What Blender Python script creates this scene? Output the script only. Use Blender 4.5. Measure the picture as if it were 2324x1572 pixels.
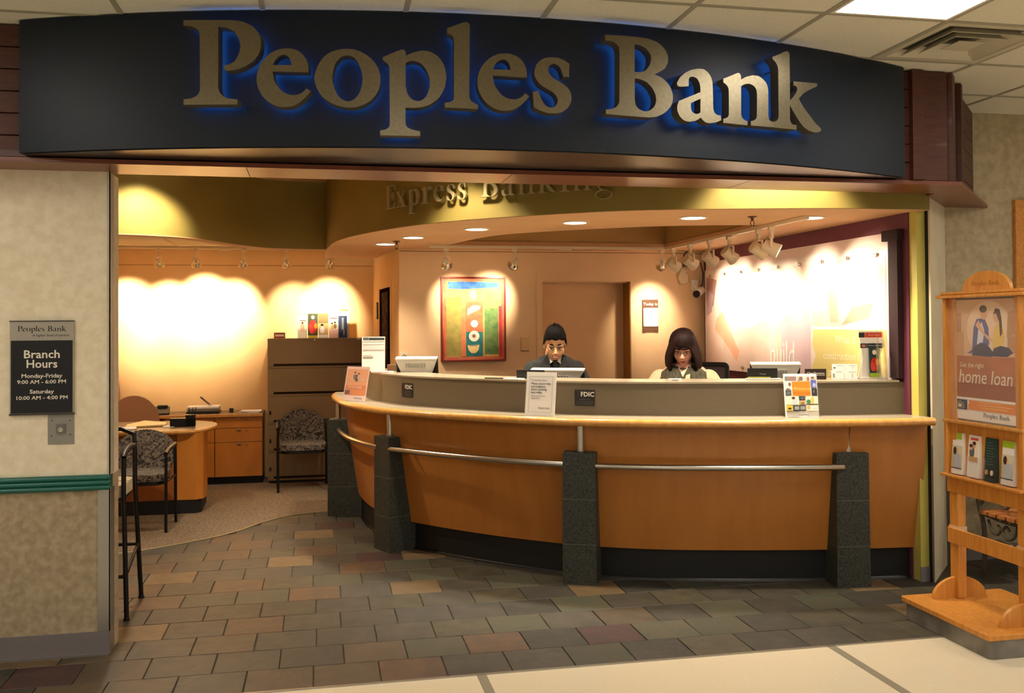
import bpy, bmesh, math, random
from mathutils import Vector, Matrix, geometry

for o in list(bpy.data.objects):
    bpy.data.objects.remove(o, do_unlink=True)
SC = bpy.context.scene
COL = SC.collection
PI = math.pi
RND = random.Random(7)

# ------------------------------------------------------------------ camera
EYE = 1.65
YAW, PITCH, ROLL = math.radians(11.574), math.radians(0.981), math.radians(-0.392)
_f = Vector((math.sin(YAW) * math.cos(PITCH), math.cos(YAW) * math.cos(PITCH), math.sin(PITCH)))
_r0 = Vector((math.cos(YAW), -math.sin(YAW), 0))
_u0 = _r0.cross(_f)
_r = _r0 * math.cos(ROLL) + _u0 * math.sin(ROLL)
_u = -_r0 * math.sin(ROLL) + _u0 * math.cos(ROLL)
cam_data = bpy.data.cameras.new('camera')
cam = bpy.data.objects.new('camera', cam_data)
COL.objects.link(cam)
cam_data.sensor_fit = 'HORIZONTAL'
cam_data.sensor_width = 36.0
cam_data.lens = 2150 / 2324 * 36.0
cam_data.shift_y = -(786 - 700) / 2324
cam_data.clip_start = 0.05
m = Matrix((( _r.x, _u.x, -_f.x, 0), (_r.y, _u.y, -_f.y, 0), (_r.z, _u.z, -_f.z, EYE), (0, 0, 0, 1)))
cam.matrix_world = m
SC.camera = cam

# ------------------------------------------------------------------ world, exposure
world = bpy.data.worlds.new('concourse_air')
SC.world = world
world.use_nodes = True
world.node_tree.nodes['Background'].inputs[0].default_value = (1.0, 0.90, 0.74, 1)
world.node_tree.nodes['Background'].inputs[1].default_value = 0.36
SC.view_settings.view_transform = 'Standard'
SC.view_settings.look = 'None'
SC.view_settings.gamma = 1.0
SC.view_settings.use_curve_mapping = False
SC.view_settings.exposure = 0.0
TROFFER_STRENGTH = 12.0
SPOT_OFFICE, SPOT_TELLER, SPOT_POSTER = 210.0, 55.0, 62.0
DOWN_TELLER, DOWN_LOBBY = 95.0, 110.0
WARM = (1.0, 0.85, 0.62)
WARM2 = (1.0, 0.86, 0.66)

# ------------------------------------------------------------------ materials
def lin(c):
    def g(v):
        v = v / 255.0
        return v / 12.92 if v <= 0.04045 else ((v + 0.055) / 1.055) ** 2.4
    return (g(c[0]), g(c[1]), g(c[2]), 1.0)

MATS = {}
def mat(name, rgb, rough=0.6, metal=0.0, rgb2=None, scale=8.0, stretch=(1, 1, 1), detail=4.0, bump=0.0, bscale=None,
        emit=0.0, emit_rgb=None, alpha=1.0, trans=0.0, ior=1.45, coat=0.0, spec=0.5, lo=0.35, hi=0.65, vary=0.0, coords='Object', hard=None):
    if name in MATS:
        return MATS[name]
    M = bpy.data.materials.new(name)
    M.use_nodes = True
    nt = M.node_tree
    b = nt.nodes['Principled BSDF']
    b.inputs['Base Color'].default_value = lin(rgb)
    b.inputs['Roughness'].default_value = rough
    b.inputs['Metallic'].default_value = metal
    b.inputs['IOR'].default_value = ior
    b.inputs['Specular IOR Level'].default_value = spec
    b.inputs['Coat Weight'].default_value = coat
    b.inputs['Transmission Weight'].default_value = trans
    b.inputs['Alpha'].default_value = alpha
    if emit > 0:
        b.inputs['Emission Color'].default_value = lin(emit_rgb or rgb)
        b.inputs['Emission Strength'].default_value = emit
    tc = nt.nodes.new('ShaderNodeTexCoord')
    mp = nt.nodes.new('ShaderNodeMapping')
    nt.links.new(tc.outputs[coords], mp.inputs[0])
    mp.inputs['Scale'].default_value = stretch
    vec = mp.outputs[0]
    if vary > 0:                                    # every object gets its own piece of the pattern
        oi = nt.nodes.new('ShaderNodeObjectInfo')
        ad = nt.nodes.new('ShaderNodeVectorMath'); ad.operation = 'ADD'
        mu = nt.nodes.new('ShaderNodeMath'); mu.operation = 'MULTIPLY'; mu.inputs[1].default_value = 37.0
        nt.links.new(oi.outputs['Random'], mu.inputs[0])
        nt.links.new(vec, ad.inputs[0]); nt.links.new(mu.outputs[0], ad.inputs[1])
        vec = ad.outputs[0]
    if rgb2 is not None:
        n = nt.nodes.new('ShaderNodeTexNoise')
        n.inputs['Scale'].default_value = scale
        n.inputs['Detail'].default_value = detail
        nt.links.new(vec, n.inputs['Vector'])
        r = nt.nodes.new('ShaderNodeValToRGB')
        r.color_ramp.elements[0].position = lo; r.color_ramp.elements[0].color = lin(rgb)
        r.color_ramp.elements[1].position = hi; r.color_ramp.elements[1].color = lin(rgb2)
        if hard: r.color_ramp.interpolation = 'CONSTANT'
        nt.links.new(n.outputs['Fac'], r.inputs[0])
        out = r.outputs[0]
        if vary > 0:
            hsv = nt.nodes.new('ShaderNodeHueSaturation')
            mr = nt.nodes.new('ShaderNodeMapRange')
            mr.inputs['To Min'].default_value = 1 - vary; mr.inputs['To Max'].default_value = 1 + vary
            nt.links.new(oi.outputs['Random'], mr.inputs['Value'])
            nt.links.new(mr.outputs[0], hsv.inputs['Value'])
            nt.links.new(out, hsv.inputs['Color'])
            out = hsv.outputs[0]
        nt.links.new(out, b.inputs['Base Color'])
    if bump > 0:
        n2 = nt.nodes.new('ShaderNodeTexNoise')
        n2.inputs['Scale'].default_value = bscale or scale
        n2.inputs['Detail'].default_value = 5.0
        nt.links.new(vec, n2.inputs['Vector'])
        bp = nt.nodes.new('ShaderNodeBump')
        bp.inputs['Strength'].default_value = bump
        bp.inputs['Distance'].default_value = 0.01
        nt.links.new(n2.outputs['Fac'], bp.inputs['Height'])
        nt.links.new(bp.outputs[0], b.inputs['Normal'])
    MATS[name] = M
    return M

def emitter(name, rgb, strength):
    if name in MATS: return MATS[name]
    M = bpy.data.materials.new(name); M.use_nodes = True
    nt = M.node_tree
    nt.nodes.remove(nt.nodes['Principled BSDF'])
    e = nt.nodes.new('ShaderNodeEmission')
    e.inputs[0].default_value = (rgb[0], rgb[1], rgb[2], 1); e.inputs[1].default_value = strength
    nt.links.new(e.outputs[0], nt.nodes['Material Output'].inputs[0])
    MATS[name] = M
    return M

WALLPAPER = mat('wallpaper_cream', (240, 228, 202), 0.85, rgb2=(228, 214, 184), scale=22, bump=0.05, bscale=150)
WAINSCOT = mat('wallpaper_wainscot', (178, 160, 130), 0.8, rgb2=(154, 136, 108), scale=26, bump=0.05, bscale=150)
WALLR = mat('wallpaper_right', (184, 168, 136), 0.85, rgb2=(166, 150, 120), scale=22, bump=0.05, bscale=150)
CREAM = mat('paint_cream', (222, 208, 176), 0.7, rgb2=(214, 198, 166), scale=6)
TAN = mat('paint_tan', (236, 194, 136), 0.75, rgb2=(230, 187, 128), scale=3, bump=0.04, bscale=220)
TAN2 = mat('paint_tan_teller', (236, 200, 156), 0.75, rgb2=(230, 193, 148), scale=3, bump=0.04, bscale=220)
PINKTAN = mat('paint_soffit', (222, 178, 134), 0.7, rgb2=(216, 170, 126), scale=3)
GREEN = mat('paint_olive', (146, 128, 62), 0.7, rgb2=(139, 121, 56), scale=3, bump=0.03, bscale=220)
GREENPIER = mat('paint_lime', (196, 184, 92), 0.65, rgb2=(188, 176, 84), scale=3)
PURPLE = mat('paint_plum', (106, 50, 66), 0.65, rgb2=(98, 44, 60), scale=3)
CHERRY = mat('cherry_wood', (84, 42, 28), 0.5, rgb2=(70, 33, 22), scale=7, stretch=(1, 1, 9), coat=0.05)
CHERRYL = mat('cherry_soffit', (124, 68, 44), 0.3, rgb2=(110, 56, 36), scale=6, stretch=(1, 9, 9), coat=0.05)
NAVY = mat('navy_panel', (20, 30, 42), 0.42, rgb2=(17, 27, 39), scale=30, spec=0.35)
LETTER = mat('brushed_bronze', (126, 118, 98), 0.34, 0.9, rgb2=(118, 110, 90), scale=60)
LETTER_SIDE = mat('bronze_return', (112, 104, 84), 0.5, 0.6)
HALO = emitter('blue_halo_tube', (0.04, 0.26, 1.0), 6.0)
ACOUSTIC = mat('acoustic_tile', (196, 190, 168), 0.95, rgb2=(236, 231, 212), scale=240, lo=0.28, hi=0.42, bump=0.15, bscale=260)
GRIDBAR = mat('ceiling_grid_metal', (170, 165, 145), 0.5)
WHITEM = mat('white_enamel', (238, 228, 208), 0.35)
MAPLE = mat('maple_veneer', (178, 114, 48), 0.32, rgb2=(170, 106, 43), scale=2.2, stretch=(5, 5, 0.5), coat=0.12)
MAPLE_EDGE = mat('maple_edge', (214, 156, 84), 0.25, rgb2=(198, 138, 68), scale=5, stretch=(6, 6, 6), coat=0.3)
PINE = mat('stand_oak', (212, 146, 66), 0.35, rgb2=(196, 126, 50), scale=5, stretch=(10, 10, 1.2), coat=0.15)
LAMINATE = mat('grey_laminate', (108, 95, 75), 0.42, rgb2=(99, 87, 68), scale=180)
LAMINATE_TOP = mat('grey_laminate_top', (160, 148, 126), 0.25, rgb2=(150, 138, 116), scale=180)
GRANITE = mat('dark_granite', (64, 66, 56), 0.55, rgb2=(38, 40, 35), scale=90, lo=0.4, hi=0.62, bump=0.1, bscale=120)
GROUT = mat('stone_joint', (96, 96, 84), 0.8)
STEEL = mat('brushed_steel', (200, 196, 186), 0.24, 1.0)
BLACKBASE = mat('black_base', (20, 20, 20), 0.5)
BLACKM = mat('black_metal', (18, 17, 17), 0.35, 0.2)
BLACKP = mat('black_plastic', (16, 16, 17), 0.45)
CHARCOAL = mat('charcoal_plastic', (48, 44, 42), 0.5)
GREYP = mat('grey_plastic', (178, 172, 160), 0.4)
SILVERP = mat('silver_plastic', (196, 194, 186), 0.35, 0.2)
WHITEP = mat('white_plastic', (236, 230, 216), 0.4)
PAPER = mat('white_paper', (240, 234, 224), 0.8)
PAPERG = mat('grey_print', (150, 146, 140), 0.8)
INK = mat('ink_black', (30, 28, 30), 0.8)
INKG = mat('ink_grey', (96, 92, 90), 0.8)
TEAL = mat('teal_vinyl', (34, 104, 92), 0.3, rgb2=(30, 96, 84), scale=5)
BASEBD = mat('grey_vinyl_base', (120, 112, 112), 0.5)
ALU = mat('aluminium', (176, 172, 164), 0.32, 0.9)
BEIGECAB = mat('beige_steel', (140, 116, 82), 0.45, rgb2=(134, 110, 76), scale=3)
DARKSLOT = mat('slot_dark', (44, 34, 24), 0.8)
CARPET = mat('office_carpet', (124, 104, 80), 0.95, rgb2=(92, 76, 58), scale=60, stretch=(1, 1, 1), lo=0.42, hi=0.58, bump=0.4, bscale=120)
TERRAZZO = mat('cream_vinyl_floor', (236, 226, 200), 0.22, rgb2=(224, 212, 184), scale=70, lo=0.25, hi=0.4, coat=0.1)
STRIP = mat('floor_strip_grey', (140, 132, 116), 0.4)
CLEAR = mat('clear_acrylic', (245, 245, 245), 0.04, trans=1.0, ior=1.2, alpha=0.35)
GLASSDK = mat('dark_glass', (60, 44, 34), 0.06, spec=0.8)
SKINM = mat('skin_warm', (206, 150, 112), 0.5)

# ------------------------------------------------------------------ helpers
class MB:
    """collects shapes and links them as one mesh object"""
    def __init__(s): s.v, s.f, s.mi = [], [], []
    def add(s, vs, fs, M=None, mi=0):
        k = len(s.v)
        for p in vs:
            p = Vector(p)
            s.v.append(tuple(M @ p) if M is not None else tuple(p))
        for f in fs:
            s.f.append(tuple(i + k for i in f)); s.mi.append(mi)
        return s
    def box(s, x0, x1, y0, y1, z0, z1, M=None, mi=0):
        vs = [(x0,y0,z0),(x1,y0,z0),(x1,y1,z0),(x0,y1,z0),(x0,y0,z1),(x1,y0,z1),(x1,y1,z1),(x0,y1,z1)]
        return s.add(vs, [(0,3,2,1),(4,5,6,7),(0,1,5,4),(1,2,6,5),(2,3,7,6),(3,0,4,7)], M, mi)
    def prism(s, poly, z0, z1, M=None, mi=0, holes=()):
        """extrude a plan polygon (with holes) from z0 to z1"""
        loops = [list(poly)] + [list(h) for h in holes]
        vs = []; idx = []
        for l in loops:
            idx.append(len(vs)); vs += [(p[0], p[1], z0) for p in l]
        n = len(vs)
        vs2 = vs + [(p[0], p[1], z1) for p in vs]
        fs = []
        tri = geometry.tessellate_polygon([[Vector((p[0], p[1], 0)) for p in l] for l in loops])
        for t in tri:
            a, b, c = t
            A, B, Cc = vs[a], vs[b], vs[c]
            cr = (B[0]-A[0])*(Cc[1]-A[1]) - (B[1]-A[1])*(Cc[0]-A[0])
            if abs(cr) < 1e-14: continue
            if cr < 0: a, c = c, a
            fs.append((c, b, a)); fs.append((a+n, b+n, c+n))
        for l, k in zip(loops, idx):
            area = sum(l[i][0]*l[(i+1) % len(l)][1] - l[(i+1) % len(l)][0]*l[i][1] for i in range(len(l)))
            outer = (k == 0)
            for i in range(len(l)):
                a, b = k+i, k+(i+1) % len(l)
                q = (a, b, b+n, a+n)
                if (area > 0) != outer: q = q[::-1]
                fs.append(q)
        return s.add(vs2, fs, M, mi)
    def sweep(s, pts, prof, closed=False, M=None, mi=0, up=Vector((0, 0, 1)), caps=True):
        """sweep a 2D profile (side, up) along a path"""
        P = [Vector(p) for p in pts]; n = len(P); k = len(prof); vs = []
        for i, p in enumerate(P):
            a = P[i-1] if (i > 0 or closed) else P[i]
            b = P[(i+1) % n] if (i < n-1 or closed) else P[i]
            t = (b - a).normalized()
            sd = t.cross(up)
            if sd.length < 1e-6: sd = Vector((1, 0, 0))
            sd.normalize(); u = sd.cross(t)
            for q in prof: vs.append(tuple(p + sd*q[0] + u*q[1]))
        fs = []
        for i in range(n if closed else n-1):
            for j in range(k):
                a, b = i*k+j, i*k+(j+1) % k
                c, d = ((i+1) % n)*k+(j+1) % k, ((i+1) % n)*k+j
                fs.append((a, b, c, d))
        if caps and not closed:
            fs.append(tuple(range(k))[::-1]); fs.append(tuple(range((n-1)*k, n*k)))
        return s.add(vs, fs, M, mi)
    def tube(s, pts, r, seg=10, closed=False, M=None, mi=0, radii=None):
        P = [Vector(p) for p in pts]; n = len(P); vs = []
        t0 = (P[1] - P[0]).normalized()
        ref = Vector((0, 0, 1)) if abs(t0.z) < 0.9 else Vector((1, 0, 0))
        sd = t0.cross(ref).normalized()
        for i, p in enumerate(P):
            a = P[i-1] if (i > 0 or closed) else P[i]
            b = P[(i+1) % n] if (i < n-1 or closed) else P[i]
            t = (b - a).normalized()
            sd = (sd - t * sd.dot(t))
            if sd.length < 1e-6: sd = t.orthogonal()
            sd.normalize(); u = t.cross(sd)
            rr = radii[i] if radii else r
            for j in range(seg):
                an = 2*PI*j/seg
                vs.append(tuple(p + sd*math.cos(an)*rr + u*math.sin(an)*rr))
        fs = []
        for i in range(n if closed else n-1):
            for j in range(seg):
                fs.append((i*seg+j, i*seg+(j+1) % seg, ((i+1) % n)*seg+(j+1) % seg, ((i+1) % n)*seg+j))
        if not closed:
            fs.append(tuple(range(seg))[::-1]); fs.append(tuple(range((n-1)*seg, n*seg)))
        return s.add(vs, fs, M, mi)
    def lathe(s, prof, seg=24, M=None, mi=0, cap=True):
        """revolve (r, z) about the z axis"""
        vs = []; k = len(prof)
        for r, z in prof:
            for j in range(seg):
                an = 2*PI*j/seg
                vs.append((r*math.cos(an), r*math.sin(an), z))
        fs = []
        for i in range(k-1):
            for j in range(seg):
                fs.append((i*seg+j, i*seg+(j+1) % seg, (i+1)*seg+(j+1) % seg, (i+1)*seg+j))
        if cap:
            fs.append(tuple(range(seg))[::-1]); fs.append(tuple(range((k-1)*seg, k*seg)))
        return s.add(vs, fs, M, mi)
    def ball(s, c, rx, ry, rz, seg=16, rings=10, M=None, mi=0):
        vs = [(c[0], c[1], c[2]-rz)]
        for i in range(1, rings):
            t = -PI/2 + PI*i/rings
            for j in range(seg):
                a = 2*PI*j/seg
                vs.append((c[0]+rx*math.cos(t)*math.cos(a), c[1]+ry*math.cos(t)*math.sin(a), c[2]+rz*math.sin(t)))
        vs.append((c[0], c[1], c[2]+rz)); fs = []
        for j in range(seg): fs.append((0, 1+(j+1) % seg, 1+j))
        for i in range(rings-2):
            for j in range(seg):
                a = 1+i*seg+j; b = 1+i*seg+(j+1) % seg
                fs.append((a, b, b+seg, a+seg))
        e = len(vs)-1; k = 1+(rings-2)*seg
        for j in range(seg): fs.append((k+j, k+(j+1) % seg, e))
        return s.add(vs, fs, M, mi)
    def mesh(s, name, mats, smooth=35):
        me = bpy.data.meshes.new(name)
        me.from_pydata(s.v, [], s.f)
        for mm in (mats if isinstance(mats, (list, tuple)) else [mats]): me.materials.append(mm)
        me.polygons.foreach_set('material_index', s.mi)
        if smooth:
            me.polygons.foreach_set('use_smooth', [True]*len(s.f))
            me.set_sharp_from_angle(angle=math.radians(smooth))
        me.update()
        return me
    def build(s, name, mats, parent=None, smooth=35, bevel=0.0, seg=2, M=None, sub=0):
        o = bpy.data.objects.new(name, s.mesh(name, mats, smooth))
        COL.objects.link(o)
        if parent is not None: o.parent = parent
        if M is not None: o.matrix_local = M
        if sub:
            sm = o.modifiers.new('sub', 'SUBSURF'); sm.levels = sub; sm.render_levels = sub
        if bevel > 0:
            bv = o.modifiers.new('bevel', 'BEVEL'); bv.width = bevel; bv.segments = seg; bv.limit_method = 'ANGLE'
            bv.angle_limit = math.radians(40); bv.harden_normals = False
        return o

def tag(o, label=None, cat=None, group=None, kind=None):
    if label: o['label'] = label
    if cat: o['category'] = cat
    if group: o['group'] = group
    if kind: o['kind'] = kind
    return o
def struct(o, label=None):
    o['kind'] = 'structure'
    if label: o['label'] = label
    return o
def empty(name, loc=(0, 0, 0), rz=0.0, M=None):
    o = bpy.data.objects.new(name, None); COL.objects.link(o)
    o.empty_display_size = 0.1
    if M is not None: o.matrix_world = M
    else:
        o.location = loc; o.rotation_euler = (0, 0, rz)
    return o
def thing(name, label, cat, loc=(0, 0, 0), rz=0.0, group=None, M=None):
    return tag(empty(name, loc, rz, M), label, cat, group)
def copy_tree(o, parent=None):
    c = o.copy(); COL.objects.link(c); c.parent = parent
    for ch in list(o.children): copy_tree(ch, c)
    return c
def frame(origin, xd, yd):
    """local frame: x along xd, y along yd, z = normal"""
    x = Vector(xd).normalized(); z = x.cross(Vector(yd)).normalized(); y = z.cross(x)
    M = Matrix.Identity(4)
    for i in range(3):
        M[i][0], M[i][1], M[i][2], M[i][3] = x[i], y[i], z[i], origin[i]
    return M
def catmull(pts, n=8, closed=False):
    P = [Vector(p) for p in pts]; out = []; k = len(P)
    for i in range(k if closed else k-1):
        p1, p2 = P[i], P[(i+1) % k]
        p0 = P[i-1] if (i > 0 or closed) else p1*2-p2
        p3 = P[(i+2) % k] if (i < k-2 or closed) else p2*2-p1
        for j in range(n):
            t = j/n
            out.append(0.5*((2*p1)+(p2-p0)*t+(2*p0-5*p1+4*p2-p3)*t*t+(3*p1-p0-3*p2+p3)*t**3))
    if not closed: out.append(P[-1])
    return out
def offset2(path, d):
    """offset a plan path to its right-hand side"""
    out = []
    for i, p in enumerate(path):
        a = path[max(i-1, 0)]; b = path[min(i+1, len(path)-1)]
        t = Vector((b[0]-a[0], b[1]-a[1])).normalized()
        out.append(Vector((p[0]+t.y*d, p[1]-t.x*d)))
    return out
def band(path, d0, d1):
    return [tuple(p) for p in offset2(path, d1)] + [tuple(p) for p in reversed(offset2(path, d0))]
def sub_path(path, s0, s1):
    """piece of a path between arc lengths s0 and s1"""
    L = [0.0]
    for a, b in zip(path, path[1:]): L.append(L[-1]+(Vector(b)-Vector(a)).length)
    s1 = min(s1, L[-1])
    def at(s):
        for i in range(len(L)-1):
            if L[i+1] >= s:
                t = (s-L[i])/max(L[i+1]-L[i], 1e-9)
                return Vector(path[i]).lerp(Vector(path[i+1]), t)
        return Vector(path[-1])
    return [at(s0)] + [Vector(p) for p, l in zip(path, L) if s0 + 0.004 < l < s1 - 0.004] + [at(s1)]
def arclen(path, p):
    best = (1e9, 0); L = 0.0; p = Vector(p)
    for a, b in zip(path, path[1:]):
        a = Vector(a); b = Vector(b); d = b-a
        t = max(0, min(1, (p-a).dot(d)/max(d.length_squared, 1e-12)))
        q = a+d*t
        if (q-p).length < best[0]: best = ((q-p).length, L+d.length*t)
        L += d.length
    return best[1]
def ell(cx, cy, rx, ry, n=20, a0=0.0, a1=2*PI):
    full = abs(a1-a0-2*PI) < 1e-6
    k = n if full else n+1
    return [(cx+rx*math.cos(a0+(a1-a0)*i/n), cy+ry*math.sin(a0+(a1-a0)*i/n)) for i in range(k)]
def rrect(x0, y0, x1, y1, r, n=4):
    out = []
    for cx, cy, a in ((x1-r, y0+r, -PI/2), (x1-r, y1-r, 0), (x0+r, y1-r, PI/2), (x0+r, y0+r, PI)):
        out += [(cx+r*math.cos(a+PI/2*i/n), cy+r*math.sin(a+PI/2*i/n)) for i in range(n+1)]
    return out
def decal(name, items, parent, M=None, step=0.0004, base=0.0004):
    """flat print: layered thin shapes in the local xy plane, one mesh"""
    mb = MB(); mats = []
    for i, (poly, mm) in enumerate(items):
        if mm not in mats: mats.append(mm)
        if len(poly) == 4 and isinstance(poly[0], (int, float)):
            x0, y0, x1, y1 = poly
            poly = [(x0, y0), (x1, y0), (x1, y1), (x0, y1)]
        mb.prism(poly, 0.0, base + i*step, None, mats.index(mm))
    return mb.build(name, mats, parent, smooth=0, M=M)
def spot(name, loc, target, energy, size_deg, blend=0.6, col=WARM, radius=0.03, parent=None):
    ld = bpy.data.lights.new(name, 'SPOT')
    ld.energy = energy; ld.color = col; ld.spot_size = math.radians(size_deg); ld.spot_blend = blend
    ld.shadow_soft_size = radius
    o = bpy.data.objects.new(name, ld); COL.objects.link(o)
    d = (Vector(target)-Vector(loc)).normalized()
    M = Matrix.Translation(loc) @ d.to_track_quat('-Z', 'Y').to_matrix().to_4x4()
    if parent is not None:
        o.parent = parent
        o.matrix_local = parent.matrix_basis.inverted() @ M
    else: o.matrix_world = M
    return o

# ------------------------------------------------------------------ lettering
# serif outlines in millimetres (x, y, 1 = corner), base line at 0, capitals 383 high
GLYPH = {
    'P': [[(0,394,1),(70,394),(172,392),(224,390),(273,382),(317,358),(343,322),(349,284),(341,241),(314,206),(273,181),(229,167),(189,163,1),(181,188,1),(203,192),(229,206),(247,233),(256,271),(250,306),(230,338),(198,357),(173,361,1),(157,362,1),(157,220,1),(156,93),(161,71),(177,52),(203,40),(243,35,1),(243,12,1),(0,14,1),(0,38,1),(40,44),(64,58),(74,79),(74,221,1),(73,326),(68,346),(49,361),(26,368),(0,370,1)]],
    'e': [[(231,156,1),(230,182),(222,210),(206,236),(180,254),(152,262),(125,263),(91,256),(59,239),(29,210),(11,180),(2,148),(0,120),(6,88),(23,54),(46,28),(76,9),(107,0),(137,0),(167,6),(196,24),(222,47),(242,71,1),(222,83,1),(205,66),(186,56),(165,53),(137,58),(112,72),(93,94),(78,120),(71,159,1)], [(74,188,1),(80,206),(95,224),(112,233),(125,234),(140,227),(150,212),(155,188,1)]],
    'o': [[(147,263),(186,258),(226,240),(264,208),(287,170),(294,129),(287,82),(261,41),(227,16),(191,2),(157,-2),(117,3),(75,18),(37,45),(12,81),(0,120),(1,143),(14,182),(37,219),(67,244),(105,258)], [(152,233),(173,226),(192,206),(206,173),(214,133),(209,92),(195,57),(176,36),(153,26),(125,33),(102,56),(88,88),(80,125),(84,161),(94,196),(113,221),(132,231)]],
    'p': [[(13,227,1),(51,245),(90,261),(106,264),(116,251),(116,236,1),(145,250),(187,261),(226,257),(263,235),(288,198),(299,143),(289,94),(265,50),(225,19),(180,4),(137,1),(114,2,1),(114,-72),(122,-87),(143,-97),(180,-105,1),(179,-125,1),(0,-125,1),(0,-104,1),(26,-98),(41,-85),(43,-58),(43,64,1),(42,185),(33,200),(13,215,1)], [(115,204,1),(135,213),(156,214),(184,203),(208,174),(223,132),(221,92),(207,55),(186,36),(165,32),(141,41),(123,65),(115,99,1)]],
    'l': [[(13,368,1),(52,383),(90,398),(105,399),(115,390),(116,378,1),(114,213,1),(112,57),(120,39),(135,30),(152,21,1),(151,3,1),(1,6,1),(0,27,1),(26,32),(40,43),(41,63),(43,211,1),(43,322),(35,335),(13,346,1)]],
    's': [[(176,231,1),(174,169,1),(146,169,1),(138,196),(128,215),(114,224),(98,227),(82,218),(74,201),(80,179),(102,158),(139,139),(164,121),(180,98),(185,71),(179,44),(161,19),(133,2),(101,-4),(64,-2),(28,9),(4,22,1),(0,92,1),(26,97,1),(36,69),(49,45),(65,28),(83,22),(101,26),(115,41),(119,59),(111,79),(93,96),(61,112),(34,129),(16,152),(8,176),(10,198),(21,223),(41,242),(66,253),(94,256),(128,254),(153,244)]],
    'B': [[(0,378,1),(88,381),(171,381),(221,377),(271,363),(305,337),(323,305),(323,271),(304,238),(253,209,1),(293,194),(327,165),(345,129),(348,95),(336,61),(308,31),(264,8),(217,1),(118,2),(1,5,1),(1,26,1),(29,30),(55,41),(69,63),(71,118,1),(73,301),(68,328),(48,345),(22,351),(0,351,1)], [(151,345,1),(174,344),(207,331),(230,307),(236,286),(230,255),(210,228),(183,215),(150,213,1)], [(150,183,1),(176,181),(209,170),(239,144),(257,111),(260,81),(248,52),(224,34),(197,29),(171,38),(154,56),(149,83,1)]],
    'a': [[(129,142,1),(128,168),(122,191),(108,208),(88,214),(73,211),(66,202),(64,187),(64,166,1),(21,160),(6,162),(0,173),(5,186),(21,209),(51,232),(83,247),(118,255),(148,255),(170,243),(188,221),(196,195),(198,164),(199,99),(200,66),(208,46),(223,37),(241,36,1),(244,13,1),(218,2),(180,-6),(155,-3),(140,7),(129,18,1),(105,3),(68,-6),(38,-2),(14,16),(1,43),(1,67),(9,90,1),(57,111)], [(129,110,1),(128,71),(128,43,1),(116,36),(101,34),(83,42),(76,57),(75,72),(76,85,1),(96,95)]],
    'n': [[(3,218,1),(44,235),(84,253),(97,254),(106,243),(107,223,1),(137,239),(177,251),(184,251),(214,250),(244,234),(262,215),(270,187),(270,107,1),(270,51),(278,33),(300,28,1),(300,1,1),(163,0,1),(163,21,1),(185,28),(198,42),(200,70),(202,157),(198,181),(184,198),(158,207),(136,204),(142,206),(123,200),(107,190,1),(106,89,1),(106,49),(113,34),(126,24),(143,19,1),(143,-1,1),(0,1,1),(0,20,1),(20,27),(31,37),(33,54),(34,150,1),(32,174),(22,188),(3,200,1)]],
    'k': [[(0,355,1),(50,376),(94,396),(109,386),(111,371,1),(111,245,1),(110,146,1),(135,169),(155,196),(159,212),(152,222),(134,226,1),(135,246,1),(292,252,1),(291,236,1),(245,216),(200,191),(168,161,1),(199,121),(239,81),(280,43),(312,22),(314,11,1),(304,2),(275,-3),(234,3),(197,20),(173,42),(145,75),(110,120,1),(109,50),(116,34),(128,25),(152,24,1),(150,1,1),(2,0,1),(3,27,1),(25,37),(35,53),(36,144,1),(36,300),(25,326),(2,344,1)]],
}
GLYPH['E'] = [[(x, y, 1) for x, y in ((0,0),(285,0),(305,105),(280,105),(240,45),(160,30),(140,40),(140,180),(190,180),(215,165),(222,130),(245,130),(245,260),(222,260),(215,225),(190,212),(140,212),(140,352),(220,352),(255,335),(270,285),(295,285),(285,383),(0,383),(0,355),(40,345),(55,330),(55,50),(40,35),(0,28))]]
GLYPH['x'] = [[(x, y, 1) for x, y in ((0,0),(100,0),(100,25),(75,32),(125,100),(165,35),(140,25),(140,0),(290,0),(290,25),(260,35),(170,160),(230,225),(275,238),(275,262),(175,262),(175,238),(195,230),(150,185),(118,230),(140,238),(140,262),(0,262),(0,238),(30,228),(105,125),(45,40),(0,25))]]
GLYPH['r'] = [[(x, y, 1) for x, y in ((0,0),(170,0),(170,25),(140,30),(130,45),(130,170),(160,205),(190,205),(205,185),(235,185),(250,215),(240,250),(205,265),(165,250),(130,205),(128,268),(110,268),(0,235),(0,215),(40,200),(50,185),(50,45),(40,30),(0,25))]]
GLYPH['i'] = [[(x, y, 1) for x, y in ((0,0),(170,0),(170,25),(135,32),(130,45),(130,268),(110,268),(0,235),(0,212),(40,200),(50,185),(50,45),(40,32),(0,25))], None, [(90+44*math.cos(a*PI/6), 345+44*math.sin(a*PI/6), 0) for a in range(12)]]
GLYPH['g'] = [[(p[0], p[1], 0) for p in ell(120, 165, 112, 98, 24)], [(p[0], p[1], 0) for p in ell(120, 165, 58, 74, 20)], None,
              [(200,215,1),(285,222,1),(285,258,1),(205,262,1)], None, [(55,95,1),(95,85,1),(95,40,1),(150,12,1),(120,-25,1),(45,20,1),(35,55,1)], None,
              [(p[0], p[1], 0) for p in ell(140, -60, 142, 78, 24)], [(p[0], p[1], 0) for p in ell(145, -64, 98, 42, 20)]]
PB_LAYOUT = [('P', -1.373), ('e', -1.0975), ('o', -0.815), ('p', -0.521), ('l', -0.3036), ('e', -0.1096), ('s', 0.12), ('B', 0.553), ('a', 0.872), ('n', 1.155), ('k', 1.46)]

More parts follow.
